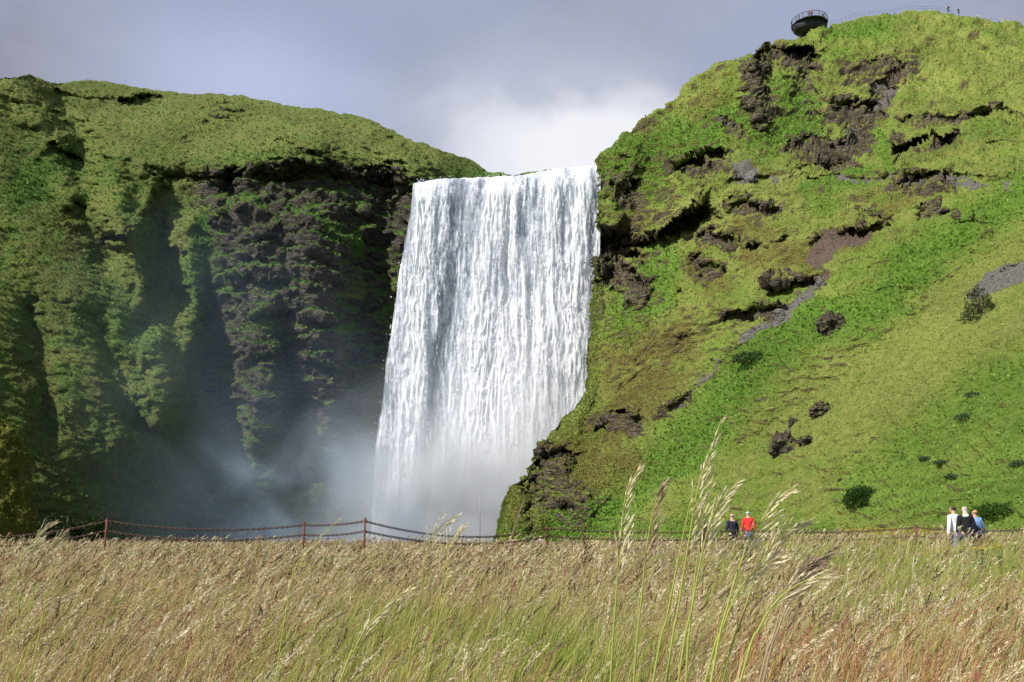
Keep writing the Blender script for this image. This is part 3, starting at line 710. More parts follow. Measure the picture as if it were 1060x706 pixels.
ellipsoid('spray_mist', (-8, 127, 0), (33, 10, 30), mist_mat('spray', .6, .12, .25, .7, (.95, .97, 1.0), fall=2.2), 'dense white spray boiling up at the foot of the waterfall')
ellipsoid('spray_mist', (-2, 129, 0), (24, 8, 22), mist_mat('spray_low', .7, .2, .2, .6, (.97, .98, 1.0), fall=2.4), 'thick bright cloud of spray low against the falling water')
ellipsoid('spray_mist', (1.5, 131, 12), (12, 6, 36), mist_mat('spray_column', .2, .15, .2, .65, (.97, .98, 1.0), fall=2.4), 'smooth white plume of spray rising up the middle of the falls')
ellipsoid('drifting_mist', (-27, 118, 1), (33, 12, 21), mist_mat('mist_low', .16, .075, .44, .74, (.72, .83, 1.0), fall=1.3), 'thin bluish mist drifting left across the shaded cliff foot')
ellipsoid('drifting_mist', (-40, 112, 10), (32, 16, 38), mist_mat('mist_wide', .011, .06, .3, .7, (.6, .76, 1.0), fall=.8), 'faint veil of spray hanging over the shaded left cliff')

# ================================================================== MEADOW GRASS
C = lambda *a: np.array(a, float)
PAL = {'green': C(.13, .22, .03), 'lime': C(.36, .40, .08), 'tan': C(.62, .51, .28), 'pink': C(.47, .30, .21), 'red': C(.42, .13, .08), 'straw': C(.68, .6, .42), 'dark': C(.11, .07, .055), 'yellow': C(.46, .43, .15), 'sage': C(.2, .26, .12)}
def patch_w(X, Y):
    P = np.stack([X, Y, 0 * X], -1)
    n1 = fbm(P / 2.2, 3, 300); n2 = fbm(P / 1.1 + 5, 3, 310); n3 = fbm(P / 6.0, 2, 320)
    el = lambda cx, cy, rx, ry: np.exp(-(((X - cx) / rx) ** 2 + ((Y - cy) / ry) ** 2))
    green = .26 + .95 * n1 + el(-.2, 7, 1.0, 2.2) * .9 + el(7, 16, 6, 9) * .5 + smooth(3, 9, X) * smooth(8, 16, Y) * .45 + el(-1.2, 3.0, .3, .4) * .6 + el(1.9, 3.1, .35, .35) * .8 - el(-5, 14, 6, 9) * .15
    red = .14 + .6 * n2 + el(2.0, 5.0, 1.3, .9) * .9 + el(4, 7, 2, 1.4) * .3 + el(-2.4, 5, .8, 1.2) * .25
    pink = .45 + .4 * n3 + .3 * n2 - smooth(3, 9, X) * .3
    return np.clip(green, 0, 1), np.clip(red, 0, 1), np.clip(pink, 0, 1)
def pick(X, Y, n, head=False):
    g, r, p = patch_w(X, Y); u = RNG.random(n); w = RNG.random(n)
    c = np.empty((n, 3))
    if not head:
        c[:] = np.where((u < g)[:, None], np.where((w < .35)[:, None], PAL['green'], np.where((w < .8)[:, None], PAL['lime'], PAL['yellow'])), np.where((w < .42)[:, None], PAL['tan'], np.where((w < .62)[:, None], PAL['yellow'], np.where((w < .85)[:, None], PAL['lime'], PAL['pink']))))
        k = (RNG.random(n) < r * .45); c[k] = PAL['red']
    else:
        c[:] = np.where((w < .45)[:, None], PAL['pink'], np.where((w < .68)[:, None], PAL['tan'], np.where((w < .76)[:, None], PAL['straw'], PAL['dark'])))
        k = (RNG.random(n) < g * .45); c[k] = PAL['sage'] * .5 + PAL['tan'] * .5
        k = (RNG.random(n) < r * .5); c[k] = PAL['red'] * .6 + PAL['pink'] * .4
    return c * (.72 + .5 * RNG.random(n))[:, None] * (.84 if head else 1.0)
def scatter(n, d0, d1, pw=1.0, dens_gap=0):
    u = RNG.random(n); a = pw + 1
    Y = (d0 ** a + u * (d1 ** a - d0 ** a)) ** (1 / a)
    X = (RNG.random(n) * 2 - 1) * (.63 * Y + 2.8)
    return X, Y
def hmul(X, Y):
    return .97 + .08 * smooth(3, 9, X) + .34 * fbm(np.stack([X, Y, 0 * X], -1) / 1.1, 4, 340)
def make_blades(n, d0, d1, h0, h1, wd, lev=4):
    X, Y = scatter(n, d0, d1); Z = ground_z(X, Y) - .02
    h = (h0 + (h1 - h0) * RNG.random(n)) * hmul(X, Y); h = np.where(Y < 2.4, np.minimum(h, .62), h)
    az = RNG.normal(0, 1.0, n); L = h * (.05 + .35 * RNG.random(n) ** 2); wx = .03 + .14 * RNG.random(n)
    lx = np.cos(az) * L + wx * h; ly = np.sin(az) * L * .8
    s = np.linspace(0, 1, lev)[None]; aw = RNG.random(n) * 6.28; w = wd * (.6 + .8 * RNG.random(n))
    w = np.maximum(w, Y * .00055)
    cx = X[:, None] + lx[:, None] * s ** 2; cy = Y[:, None] + ly[:, None] * s ** 2; cz = Z[:, None] + h[:, None] * (s - .18 * s ** 3)
    hw = w[:, None] * (1 - s ** 1.6) * .5 + .0002
    ox = np.cos(aw)[:, None] * hw; oy = np.sin(aw)[:, None] * hw
    A1 = np.stack([cx - ox, cy - oy, cz], -1); B1 = np.stack([cx + ox, cy + oy, cz], -1)
    V = np.stack([A1, B1], 2).reshape(n, lev * 2, 3)
    q = np.array([[2 * i, 2 * i + 1, 2 * i + 3, 2 * i + 2] for i in range(lev - 1)])
    Fc = (np.arange(n) * lev * 2)[:, None, None] + q[None]
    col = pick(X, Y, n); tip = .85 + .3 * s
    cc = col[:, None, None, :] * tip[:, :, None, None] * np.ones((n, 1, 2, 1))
    cc = cc.reshape(n, lev * 2, 3)
    return V.reshape(-1, 3), Fc.reshape(-1, 4), cc.reshape(-1, 3)
def make_heads(n, d0, d1, h0, h1, ns, sl, sw, hl, open_=.14, stemw=.0022, lev=5, straw=0.0):
    X, Y = scatter(n, d0, d1); Z = ground_z(X, Y) - .02
    g_ = patch_w(X, Y)[0]; kp = RNG.random(n) > .8 * smooth(.35, .9, g_); X, Y, Z = X[kp], Y[kp], Z[kp]; n = len(X)
    h = (h0 + (h1 - h0) * RNG.random(n)) * hmul(X, Y); h = np.where(Y < 2.4, np.minimum(h, .66), h)
    lx = h * (.02 + .48 * RNG.random(n)); ly = RNG.normal(0, .16, n) * h
    col = pick(X, Y, n, True)
    k = RNG.random(n) < straw; col[k] = PAL['straw'] * (.75 + .4 * RNG.random(k.sum()))[:, None]
    pt = lambda s: np.stack([X[:, None] + lx[:, None] * s ** 2.6, Y[:, None] + ly[:, None] * s ** 2, Z[:, None] + h[:, None] * (s - .12 * s ** 4)], -1)
    s = np.linspace(0, 1, lev)[None] * np.ones((n, 1)); Pc = pt(s); w = np.maximum(stemw, Y * .0005)
    aw = RNG.random(n) * 6.28; off = np.stack([np.cos(aw) * w * .5, np.sin(aw) * w * .5, 0 * w], -1)[:, None]
    V = np.stack([Pc - off, Pc + off], 2).reshape(n, lev * 2, 3)
    q = np.array([[2 * i, 2 * i + 1, 2 * i + 3, 2 * i + 2] for i in range(lev - 1)])
    Fa = ((np.arange(n) * lev * 2)[:, None, None] + q[None]).reshape(-1, 4); V = V.reshape(-1, 3)
    stc = np.repeat((PAL['yellow'] * .5 + col * .5)[:, None], lev * 2, 1).reshape(-1, 3)
    # spikelets
    HL = hl * (.6 + .8 * RNG.random(n)); s0 = 1 - HL / h
    r = (np.arange(ns)[None] + RNG.random((n, ns))) / ns; ss = s0[:, None] + (1 - s0[:, None]) * r
    Cc = pt(ss); T = pt(np.minimum(ss + .02, 1.02)) - Cc; T /= np.linalg.norm(T, axis=-1, keepdims=True)
    rd = RNG.normal(0, 1, (n, ns, 3)); rd[..., 0] += .7
    rd -= (rd * T).sum(-1, keepdims=True) * T; rd /= np.linalg.norm(rd, axis=-1, keepdims=True)
    spread = (open_ * (1.15 - r))[..., None]
    D = T + rd * spread * 1.6 + C(.06, 0, -.03); D /= np.linalg.norm(D, axis=-1, keepdims=True)
    Cc = Cc + rd * (spread * HL[:, None, None] * .16 + .0012)
    Ls = (sl * (.7 + .7 * RNG.random((n, ns))) * (1.15 - .5 * r))[..., None]; Ws = np.maximum(sw, Y * .0006)[:, None, None] * (.7 + .6 * RNG.random((n, ns)))[..., None]
    U = np.cross(D, RNG.normal(0, 1, (n, ns, 3))); U /= np.linalg.norm(U, axis=-1, keepdims=True) + 1e-9
    Q = np.stack([Cc, Cc + D * Ls * .45 - U * Ws, Cc + D * Ls, Cc + D * Ls * .45 + U * Ws], 2).reshape(-1, 3)
    Fb = np.arange(n * ns * 4).reshape(-1, 4) + len(V)
    cc = np.repeat((col[:, None] * (.75 + .55 * RNG.random((n, ns)))[..., None]).reshape(-1, 3), 4, 0)
    return np.concatenate([V, Q]), np.concatenate([Fa, Fb]), np.concatenate([stc, cc])
def joined(name, parts, label):
    Vv, Ff, Cc, b = [], [], [], 0
    for V, Fc, c in parts:
        Vv.append(V); Ff.append(Fc + b); Cc.append(c); b += len(V)
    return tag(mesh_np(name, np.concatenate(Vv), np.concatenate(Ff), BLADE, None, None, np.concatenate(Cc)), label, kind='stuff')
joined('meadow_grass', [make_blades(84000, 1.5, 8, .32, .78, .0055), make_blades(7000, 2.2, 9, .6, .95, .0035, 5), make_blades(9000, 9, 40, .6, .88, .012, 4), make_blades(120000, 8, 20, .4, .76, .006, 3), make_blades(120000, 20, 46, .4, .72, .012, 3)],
       'thick rough meadow grass in green, yellow and straw blades')
joined('meadow_seed_heads', [make_heads(5400, 1.7, 8, .45, .78, 34, .016, .0015, .15), make_heads(1300, 2.2, 9, .55, .92, 44, .02, .0018, .2, .3, .0028, 6, .7), make_heads(11000, 8, 20, .45, .78, 12, .034, .0032, .16), make_heads(2300, 8, 24, .65, .95, 16, .034, .004, .2, .25, straw=.6),
                             make_heads(14000, 20, 45, .45, .74, 6, .06, .006, .17, .2, lev=3), make_heads(2600, 20, 42, .62, .95, 9, .06, .007, .2, .25, lev=4, straw=.5)],
       'purple brown and straw seed heads leaning right over the meadow')

# ------------------------------------------------------------------ tall single grasses in front
def catmull(P, n):
    P = np.array(P, float); P = np.concatenate([2 * P[:1] - P[1:2], P, 2 * P[-1:] - P[-2:-1]]); out = []
    m_ = len(P) - 3
    for s in np.linspace(0, m_ - 1e-6, n):
        i = int(s); f = s - i; a, b, c, d = P[i:i + 4]
        out.append(.5 * ((2 * b) + (c - a) * f + (2 * a - 5 * b + 4 * c - d) * f * f + (3 * b - 3 * c + d - a) * f ** 3))
    return np.array(out)
def tinted(name, V, Fc, c, parent, mat=BLADE):
    return mesh_np(name, V, Fc, mat, parent, None, c)
def stalk(root, px, d, head_frac, stemc, headc, nb, bl, r=.0036, spread=.55):
    nb = int(nb * 1.5); spread *= .85
    rl = np.array(root.location)
    pts = [wp(x, y, d) for x, y in px]; b = pts[0] + (pts[0] - pts[1]) * .4; gz = float(ground_z(rl[0], rl[1]))
    k = (pts[0][2] - gz); base = pts[0] + (pts[0] - pts[1]) / max(.05, (pts[1][2] - pts[0][2])) * k * .8; base[2] = gz - .03
    cur = catmull([base] + pts, 46) - rl
    mb = MB(); mb.tube(cur, list(np.linspace(r, r * .35, len(cur))), 5)
    V = np.array(mb.v); q = [f for f in mb.f if len(f) == 4]
    cc = np.ones((len(V), 1)) * stemc * (.9 + .2 * RNG.random()); st = tinted('stem', V, np.array(q), cc, root)
    # one long leaf low on the stem
    n = len(cur); Q, K = [], []
    i0 = int(n * (1 - head_frac))
    for j in range(nb):
        f = (j + RNG.random()) / nb; i = min(n - 2, int(i0 + (n - 1 - i0) * f)); p = cur[i]; T = cur[i + 1] - cur[i]; T /= np.linalg.norm(T)
        side = C(1, RNG.normal(0, .5), -.15); side -= side @ T * T; side /= np.linalg.norm(side)
        if RNG.random() < .22: side = -side
        L = bl * (1.05 - .8 * f) * (.6 + .6 * RNG.random()); a = spread * (.45 + .5 * RNG.random()) * (1.1 - .6 * f)
        m_ = max(4, int(L / .007)); cur2 = p
        for s in range(m_):
            g = s / m_; D = T * math.cos(a * (1 + .3 * g)) + side * math.sin(a * (1 + .3 * g)) + C(.12, 0, -.1 * g); D /= np.linalg.norm(D)
            step = L / m_; nx_ = cur2 + D * step
            if s > m_ * .15:
                dd = D + RNG.normal(0, .07, 3); dd /= np.linalg.norm(dd); U = np.cross(dd, RNG.normal(0, 1, 3)); U /= np.linalg.norm(U)
                l = .022 * (.8 + .5 * RNG.random()); w = .0019
                Q.append([cur2, cur2 + dd * l * .45 - U * w, cur2 + dd * l, cur2 + dd * l * .45 + U * w]); K.append(headc * (.7 + .55 * RNG.random()))
            U = C(0, 1, 0); Q.append([cur2 - U * .0005, nx_ - U * .0004, nx_ + U * .0004, cur2 + U * .0005]); K.append(stemc * .6 + headc * .4)
            cur2 = nx_
    Q = np.array(Q).reshape(-1, 3); hd = tinted('seed_head', Q, np.arange(len(Q)).reshape(-1, 4), np.repeat(np.array(K), 4, 0), st)
    return st
YG = C(.50, .54, .13); PALE = C(.80, .72, .50); BRN = C(.5, .39, .26); DK = C(.16, .11, .085)
def tuft(px, d, label, stalks, nleaf=10):
    sx_, _ = ray(px, 706); X, Y = float(sx_) * d, d
    gx_ = np.mean([float(ray(s_[0][0][0], s_[0][0][1])[0]) * d for s_ in stalks]); X = float(gx_) - .03
    root = empty('tall_grass_tuft', (X, Y, float(ground_z(X, Y))), label, 'grass', 'tall single grasses standing above the meadow')
    for pts, hf, sc, hc, nb, bl, sp in stalks: stalk(root, pts, d + RNG.normal(0, .04), hf, sc, hc, nb, bl, spread=sp)
    # basal leaves
    n = nleaf; lev = 6; s = np.linspace(0, 1, lev)[None]; h = .5 + .45 * RNG.random(n); az = RNG.random(n) * 6.28; L = .08 + .2 * RNG.random(n)
    cx = RNG.normal(0, .03, n)[:, None] + (np.cos(az) * L + .1)[:, None] * s ** 2; cy = RNG.normal(0, .03, n)[:, None] + (np.sin(az) * L)[:, None] * s ** 2; cz = h[:, None] * (s - .15 * s ** 3)
    hw = .0035 * (1 - s ** 2) + .0003; ox = hw * np.ones((n, 1))
    V = np.stack([np.stack([cx - ox, cy, cz], -1), np.stack([cx + ox, cy + ox * .4, cz], -1)], 2).reshape(-1, 3)
    q = np.array([[2 * i, 2 * i + 1, 2 * i + 3, 2 * i + 2] for i in range(lev - 1)]); Fc = ((np.arange(n) * lev * 2)[:, None, None] + q[None]).reshape(-1, 4)
    tinted('leaves', V, Fc, np.repeat((YG * .8)[None], len(V), 0) * (.8 + .4 * RNG.random((len(V), 1))), root)
    return root
tuft(634, 2.5, 'tall pale feathery grass stem left of the main clump, leaning right', [([(632, 706), (637, 630), (641, 570), (648, 512), (660, 487)], .52, YG, PALE, 30, .085, .4)])
tuft(660, 2.45, 'tall grass stem with a dull brown feathery head beside the tallest clump', [([(656, 706), (664, 620), (669, 570), (677, 525), (686, 502)], .5, YG, BRN, 30, .085, .4)])
tuft(700, 2.3, 'tallest grass clump in the meadow, pale plumes rising against the sunlit green slope',
     [([(690, 706), (702, 630), (713, 560), (724, 500), (747, 434)], .45, YG, PALE, 28, .1, .42), ([(702, 706), (716, 630), (727, 572), (740, 528), (762, 500)], .42, YG, PALE, 24, .09, .42),
      ([(710, 706), (714, 650), (718, 610), (722, 576), (729, 546)], .3, YG, BRN, 18, .07, .35), ([(676, 706), (690, 640), (700, 590), (706, 560), (716, 512)], .12, YG, YG, 5, .04, .3)])
tuft(750, 2.4, 'broad grass clump with straw plumes bending right in front of the red jacket',
     [([(736, 706), (755, 620), (772, 570), (795, 528), (818, 507)], .48, YG, PALE, 20, .12, .4), ([(748, 706), (768, 640), (785, 590), (806, 556), (834, 540)], .46, YG, PALE, 20, .12, .42),
      ([(730, 706), (748, 650), (764, 612), (784, 590), (808, 577)], .42, YG, PALE, 18, .11, .38), ([(766, 706), (786, 650), (806, 620), (832, 602), (858, 596)], .5, YG, PALE, 20, .11, .4)])
tuft(800, 2.7, 'dark purple brown grass plumes bending right beside the straw clump',
     [([(790, 706), (806, 650), (822, 612), (840, 586), (862, 568)], .5, BRN, C(.26, .18, .13), 22, .11, .45),
      ([(786, 706), (800, 660), (812, 620), (828, 594), (846, 582)], .45, BRN, C(.3, .22, .16), 26, .1, .6)])
tuft(30, 4.6, 'cluster of silvery plumes at the left edge of the meadow below the mossy knoll',
     [([(8, 706), (18, 640), (26, 590), (38, 556), (54, 541)], .4, YG, PALE * .8, 24, .15, .5), ([(18, 706), (28, 650), (38, 600), (50, 570), (64, 552)], .4, YG, PALE * .7, 24, .15, .5),
      ([(2, 706), (8, 640), (14, 600), (22, 575), (38, 560)], .4, YG, PALE * .8, 22, .15, .5), ([(30, 706), (42, 650), (50, 610), (60, 585), (78, 562)], .4, YG, BRN * 1.2, 22, .15, .5)])
tuft(350, 2.6, 'yellow green stem with a single straw plume leaning far right in the lower meadow', [([(352, 706), (366, 675), (378, 652), (400, 628), (430, 604)], .55, YG * 1.1, PALE, 26, .08, .3)])
tuft(425, 4.0, 'wispy pale plumes rising against the white foot of the waterfall',
     [([(420, 706), (434, 620), (440, 580), (450, 552), (472, 533)], .4, YG, PALE, 18, .14, .45), ([(440, 706), (452, 640), (460, 590), (466, 560), (478, 545)], .35, YG, PALE, 16, .12, .5)])
tuft(300, 4.0, 'thin beaded grass stalk slanting across the second fence post', [([(285, 706), (295, 640), (305, 590), (325, 562), (352, 536)], .35, YG, PALE, 14, .05, .2)])
tuft(520, 4.0, 'single thin bare stalk in front of the mossy rock foot', [([(512, 706), (518, 640), (524, 580), (531, 550), (541, 520)], .2, BRN, BRN, 6, .03, .2)])

# ================================================================== LOW PLANTS ON THE SLOPES
def slope_tufts(name, P, N, R, at, PX, PY, n, s0, s1, lab, lush, dry, seed, xr, keep_rock=.45):
    rg = np.random.default_rng(seed); H, W = R.shape
    i = rg.integers(3, H - 10, n * 2); j = rg.integers(3, W - 3, n * 2)
    ok = (R[i, j] < keep_rock + .25 * rg.random(n * 2)) & (PX[i, j] > xr[0]) & (PX[i, j] < xr[1]) & (at['dirt'][i, j] < .4)
    i, j = i[ok][:n], j[ok][:n]; n = len(i)
    fx, fy = rg.random(n)[:, None], rg.random(n)[:, None]
    p = P[i, j] * (1 - fx) + P[i, j + 1] * fx; p = p * (1 - fy) + P[i + 1, j] * fy; nn = N[i, j]
    dscale = np.clip(p[:, 1] / 120, .35, 1.2)
    lu = at['lush'][i, j]; dr = at['dry'][i, j]; mo = at['moss'][i, j]
    sz = (s0 + (s1 - s0) * rg.random(n) ** 2) * dscale * (.6 + .35 * lu)
    col = lush[None] * lu[:, None] + (lush * .45 + dry * .55)[None] * (1 - lu)[:, None] + 0 * p; col = col * (1 - dr * .6)[:, None] + dry[None] * (dr * .6)[:, None]; col = col * (1 - mo * .6)[:, None] + C(.15, .135, .035)[None] * (mo * .6)[:, None] * (dry.sum() / .55)
    col = col * (.8 + .5 * rg.random(n))[:, None]
    K = 3; out = []; cc = []
    for k in range(K):
        a = rg.random(n) * 6.28; D = nn * .35 + np.stack([np.cos(a) * .8, np.sin(a) * .8, .55 + .5 * rg.random(n)], -1); D /= np.linalg.norm(D, axis=-1, keepdims=True)
        U = np.cross(D, rg.normal(0, 1, (n, 3))); U /= np.linalg.norm(U, axis=-1, keepdims=True); s = (sz * (.6 + .7 * rg.random(n)))[:, None]
        b = p - nn * .05
        out.append(np.stack([b, b + D * s * .5 - U * s * .32, b + D * s, b + D * s * .5 + U * s * .32], 1)); cc.append(np.repeat(col * (.85 + .3 * rg.random((n, 1))), 4, 0).reshape(n, 4, 3))
    V = np.concatenate(out).reshape(-1, 3); cc = np.concatenate(cc).reshape(-1, 3)
    return tag(mesh_np(name, V, np.arange(len(V)).reshape(-1, 4), LEAF, None, None, cc), lab, kind='stuff')
slope_tufts('slope_plants', PR, NR, RR, ATR, PXR2, PYR2, 110000, .14, .55, 'low grass tufts and herbs covering the sunlit right slope', C(.15, .27, .04), C(.30, .33, .085), 51, (480, 1130))
slope_tufts('cliff_plants', PL, NL, RL, ATL, PXL2, PYL2, 80000, .15, .6, 'low grass tufts and herbs growing on the left cliff', C(.085, .185, .03), C(.19, .215, .065), 52, (-60, 520), .5)
#PART4
# ================================================================== BUSHES AND ROCKS
WOOD = simple('bark', (.09, .07, .05)); 
def bush(name, label, c, r, n, leaf, col, group=None, gap=.0, cat='bush', seed=1):
    rg = np.random.default_rng(seed); root = empty(name, c, label, cat, group)
    dr = rg.normal(0, 1, (n, 3)); dr /= np.linalg.norm(dr, axis=1, keepdims=True); dr[:, 2] = np.abs(dr[:, 2]) * 1.0
    rad = .55 + .45 * rg.random(n) ** .5; lump = 1 + .28 * fbm(dr * 1.7 + seed, 3, seed)
    p = dr * (rad * lump)[:, None] * np.array(r)[None]
    if gap: p = p[fbm(p / (np.mean(r) * .35), 2, seed + 7) > -gap]
    m_ = len(p); D = rg.normal(0, 1, (m_, 3)) + dr[:m_] * .5; D[:, 2] += .4; D /= np.linalg.norm(D, axis=1, keepdims=True)
    U = np.cross(D, rg.normal(0, 1, (m_, 3))); U /= np.linalg.norm(U, axis=1, keepdims=True); s = (leaf * (.6 + .8 * rg.random(m_)))[:, None]
    V = np.stack([p, p + D * s * .5 - U * s * .33, p + D * s, p + D * s * .5 + U * s * .33], 1).reshape(-1, 3)
    cc = np.repeat(np.array(col)[None] * (.6 + .8 * rg.random((m_, 1))), 4, 0)
    tinted('foliage', V, np.arange(len(V)).reshape(-1, 4), cc, root, LEAF)
    for k in range(6):
        mb = MB(); a = rg.random() * 6.28; e = np.array([math.cos(a) * r[0] * .6, math.sin(a) * r[1] * .6, r[2] * (.5 + .4 * rg.random())])
        mb.tube([(0, 0, -.3), e * .45 + C(0, 0, .1), e], [.05 * r[2] ** .5, .03 * r[2] ** .5, .012], 6); mb.build('branch', WOOD, root, True)
    return root
q = on_right(898, 512); bush('round_bush', 'dark green round bush low on the sunlit slope above the walkers', q + C(0, .7, -.45), (1.25, 1.2, 1.15), 5200, .12, (.035, .075, .012), seed=3)
q = on_right(1014, 322); bush('leafy_shrub', 'dark sparse shrub beside the grey gravel strip at the right edge', q, (1.15, 1.1, 2.2), 1500, .15, (.05, .06, .025), gap=.12, seed=4)
q = on_right(1006, 330); bush('leafy_shrub', 'small low shrub at the foot of the sparse shrub by the gravel', q, (.8, .8, .9), 700, .13, (.05, .07, .025), gap=.1, seed=5)
q = on_right(1032, 530); bush('low_bush', 'spreading green bush behind the people at the right', q + C(0, 0, -.1), (1.5, .9, .55), 3200, .1, (.05, .105, .015), seed=6)
q = on_right(776, 372); bush('hillside_bush', 'pale green bush just below the gully', q, (1.8, 1.4, .9), 1800, .2, (.065, .12, .03), seed=8)
for i, (px, py, r, lab) in enumerate([(975, 478, .35, 'small grey green herb clump, upper of the pair right of the round bush'), (984, 493, .35, 'small grey green herb clump, lower of the pair right of the round bush'),
                                      (1052, 480, .4, 'small dark clump on the slope at the far right edge'), (998, 430, .45, 'small dark green clump halfway up the lower right slope'),
                                      (1005, 408, .4, 'small dark green clump highest on the lower right slope'), (958, 474, .3, 'pale herb clump nearest the round bush')]):
    q = on_right(px, py); bush('herb_clump', lab, q, (r * 1.3, r, r * .6), 420, .1, (.07, .11, .05), 'herb clumps on the lower right slope', seed=20 + i)
bush('cliff_foot_shrub', 'shaded rounded shrub in the mist at the foot of the left cliff', wp(54, 566, 92), (2.6, 2, 3.2), 3600, .28, (.03, .05, .012), 'shrubs at the cliff foot', seed=30)
bush('cliff_foot_shrub', 'narrow shaded shrub right of the rounded one, behind the first fence post', wp(92, 566, 94), (1.7, 1.6, 3.2), 2600, .25, (.035, .055, .012), 'shrubs at the cliff foot', seed=31)

mrock, t = material('lava_rock')
co = t.node('ShaderNodeTexCoord').outputs['Object']
nn_ = t.noise(co, 2.2, 8, .7); rc = t.mix(t.remap(nn_, .35, .65), rgb(.03, .024, .02), rgb(.13, .10, .08))
geo = t.node('ShaderNodeNewGeometry'); sp_ = t.node('ShaderNodeSeparateXYZ', ins={0: geo.outputs['Normal']})
rc = t.mix(t.remap(t.math('ADD', sp_.outputs[2], t.math('MULTIPLY', t.math('SUBTRACT', t.noise(co, 3, 4), .5), .9)), .45, .8), rc, rgb(.11, .12, .025))
p = t.node('ShaderNodeBsdfPrincipled', ins={'Base Color': rc, 'Roughness': .9, 'Specular IOR Level': .15, 'Normal': t.node('ShaderNodeBump', ins={'Height': nn_, 'Strength': 1.0, 'Distance': .3})})
t.node('ShaderNodeOutputMaterial', ins={'Surface': p})
def rock(label, c, r, seed, group='rock outcrops on the lower slope', name='rock_outcrop', nd=1.0):
    import bmesh
    bm = bmesh.new(); bmesh.ops.create_icosphere(bm, subdivisions=5, radius=1.0); V = np.array([v.co for v in bm.verts]); Fc = np.array([[v.index for v in f.verts] for f in bm.faces]); bm.free()
    _, cv_ = worley(V * 2.2 + seed, seed); _, c2 = worley(V * 5 + seed, seed + 1)
    k = 1 + .5 * fbm(V * 1.3 + seed, 3, seed) * nd + (cv_ - .5) * .42 * nd + (c2 - .5) * .16
    V = V * k[:, None] * np.array(r)[None]
    o = mesh_np(name, V, Fc, mrock, None, None, None, False); o.location = [float(x) for x in c]
    return tag(o, label, 'rock', group)
for px, py, r, lab, sd in [(812, 463, (1.15, 1.0, 1.1), 'largest dark mossy outcrop on the lower sunlit slope', 1), (834, 456, (.7, .7, .45), 'small dark rock touching the right side of the largest outcrop', 2),
                           (851, 424, (.85, .8, .75), 'brown outcrop uppermost of the dark rocks on the lower slope', 3), (821, 436, (.42, .4, .5), 'small narrow rock between the two bigger outcrops', 4),
                           (859, 334, (1.1, 1.0, 1.15), 'reddish brown boulder below the bare earth scar', 5), (871, 495, (.3, .25, .15), 'tiny grey rock just left of the round bush', 6)]:
    rock(lab, on_right(px, py) + C(0, .15, -.1), r, sd)

# mossy knoll at the left edge
kn_m = hill_material('knoll', rgb(.10, .16, .02), rgb(.14, .16, .03), rgb(.2, .18, .04), rgb(.04, .03, .025), rgb(.11, .1, .07), rgb(.17, .165, .03))
nu, nv = 200, 120; uu_, vv_ = np.meshgrid(np.linspace(0, 1, nu), np.linspace(0, 1, nv))
th = uu_ * 2 * np.pi; prof = np.array([(0, 1.0), (.3, .97), (.6, .87), (.8, .7), (.93, .42), (1.0, 0.0)])
rr = np.interp(vv_, prof[:, 0], prof[:, 1]); cx, cy = -35.5, 50.0
Pk = np.stack([cx + np.cos(th) * rr * 8.6, cy + np.sin(th) * rr * 3.2, vv_ * 10.0 - .8], -1)
Nk = np.stack([np.cos(th) / 2.4, np.sin(th), .4 + 0 * th], -1); Nk /= np.linalg.norm(Nk, axis=-1, keepdims=True)
dk = fbm(Pk / 2.2, 4, 700) * .7 + ridged(Pk / 1.1, 3, 710) * .28 + fbm(Pk / .4, 3, 720) * .12
Pk = Pk + Nk * (dk * np.minimum(1, rr * 3))[..., None]
idx = np.arange(nu * nv).reshape(nv, nu); Fc = np.stack([idx[:-1, :-1], idx[:-1, 1:], idx[1:, 1:], idx[1:, :-1]], -1).reshape(-1, 4)
z0 = np.zeros(nu * nv); kr = np.clip(-fbm(Pk / 1.2, 3, 730).ravel() * 1.1, 0, .7)
kn = mesh_np('mossy_knoll_hill', Pk.reshape(-1, 3), Fc, kn_m, None, {'rock': kr, 'lush': z0 + .25, 'dry': z0 + .2, 'dirt': z0, 'moss': z0 + .7, 'grey': z0})
tag(kn, 'sunlit mossy knoll at the left edge in front of the shaded cliff', kind='structure')
rg = np.random.default_rng(77); Q_ = Pk.reshape(-1, 3); k = rg.integers(0, len(Q_), 16000); p = Q_[k] + rg.normal(0, .06, (len(k), 3)); D = Nk.reshape(-1, 3)[k] + rg.normal(0, .6, (len(k), 3)); D /= np.linalg.norm(D, axis=1, keepdims=True)
U = np.cross(D, rg.normal(0, 1, D.shape)); U /= np.linalg.norm(U, axis=1, keepdims=True); s = .05 + .13 * rg.random((len(k), 1))
V = np.stack([p, p + D * s * .5 - U * s * .35, p + D * s, p + D * s * .5 + U * s * .35], 1).reshape(-1, 3)
cc = np.repeat(C(.17, .19, .03)[None] * (.5 + 1.0 * rg.random((len(k), 1))), 4, 0)
tag(mesh_np('knoll_plants', V, np.arange(len(V)).reshape(-1, 4), LEAF, None, None, cc), 'moss and small leaves covering the knoll', kind='stuff')

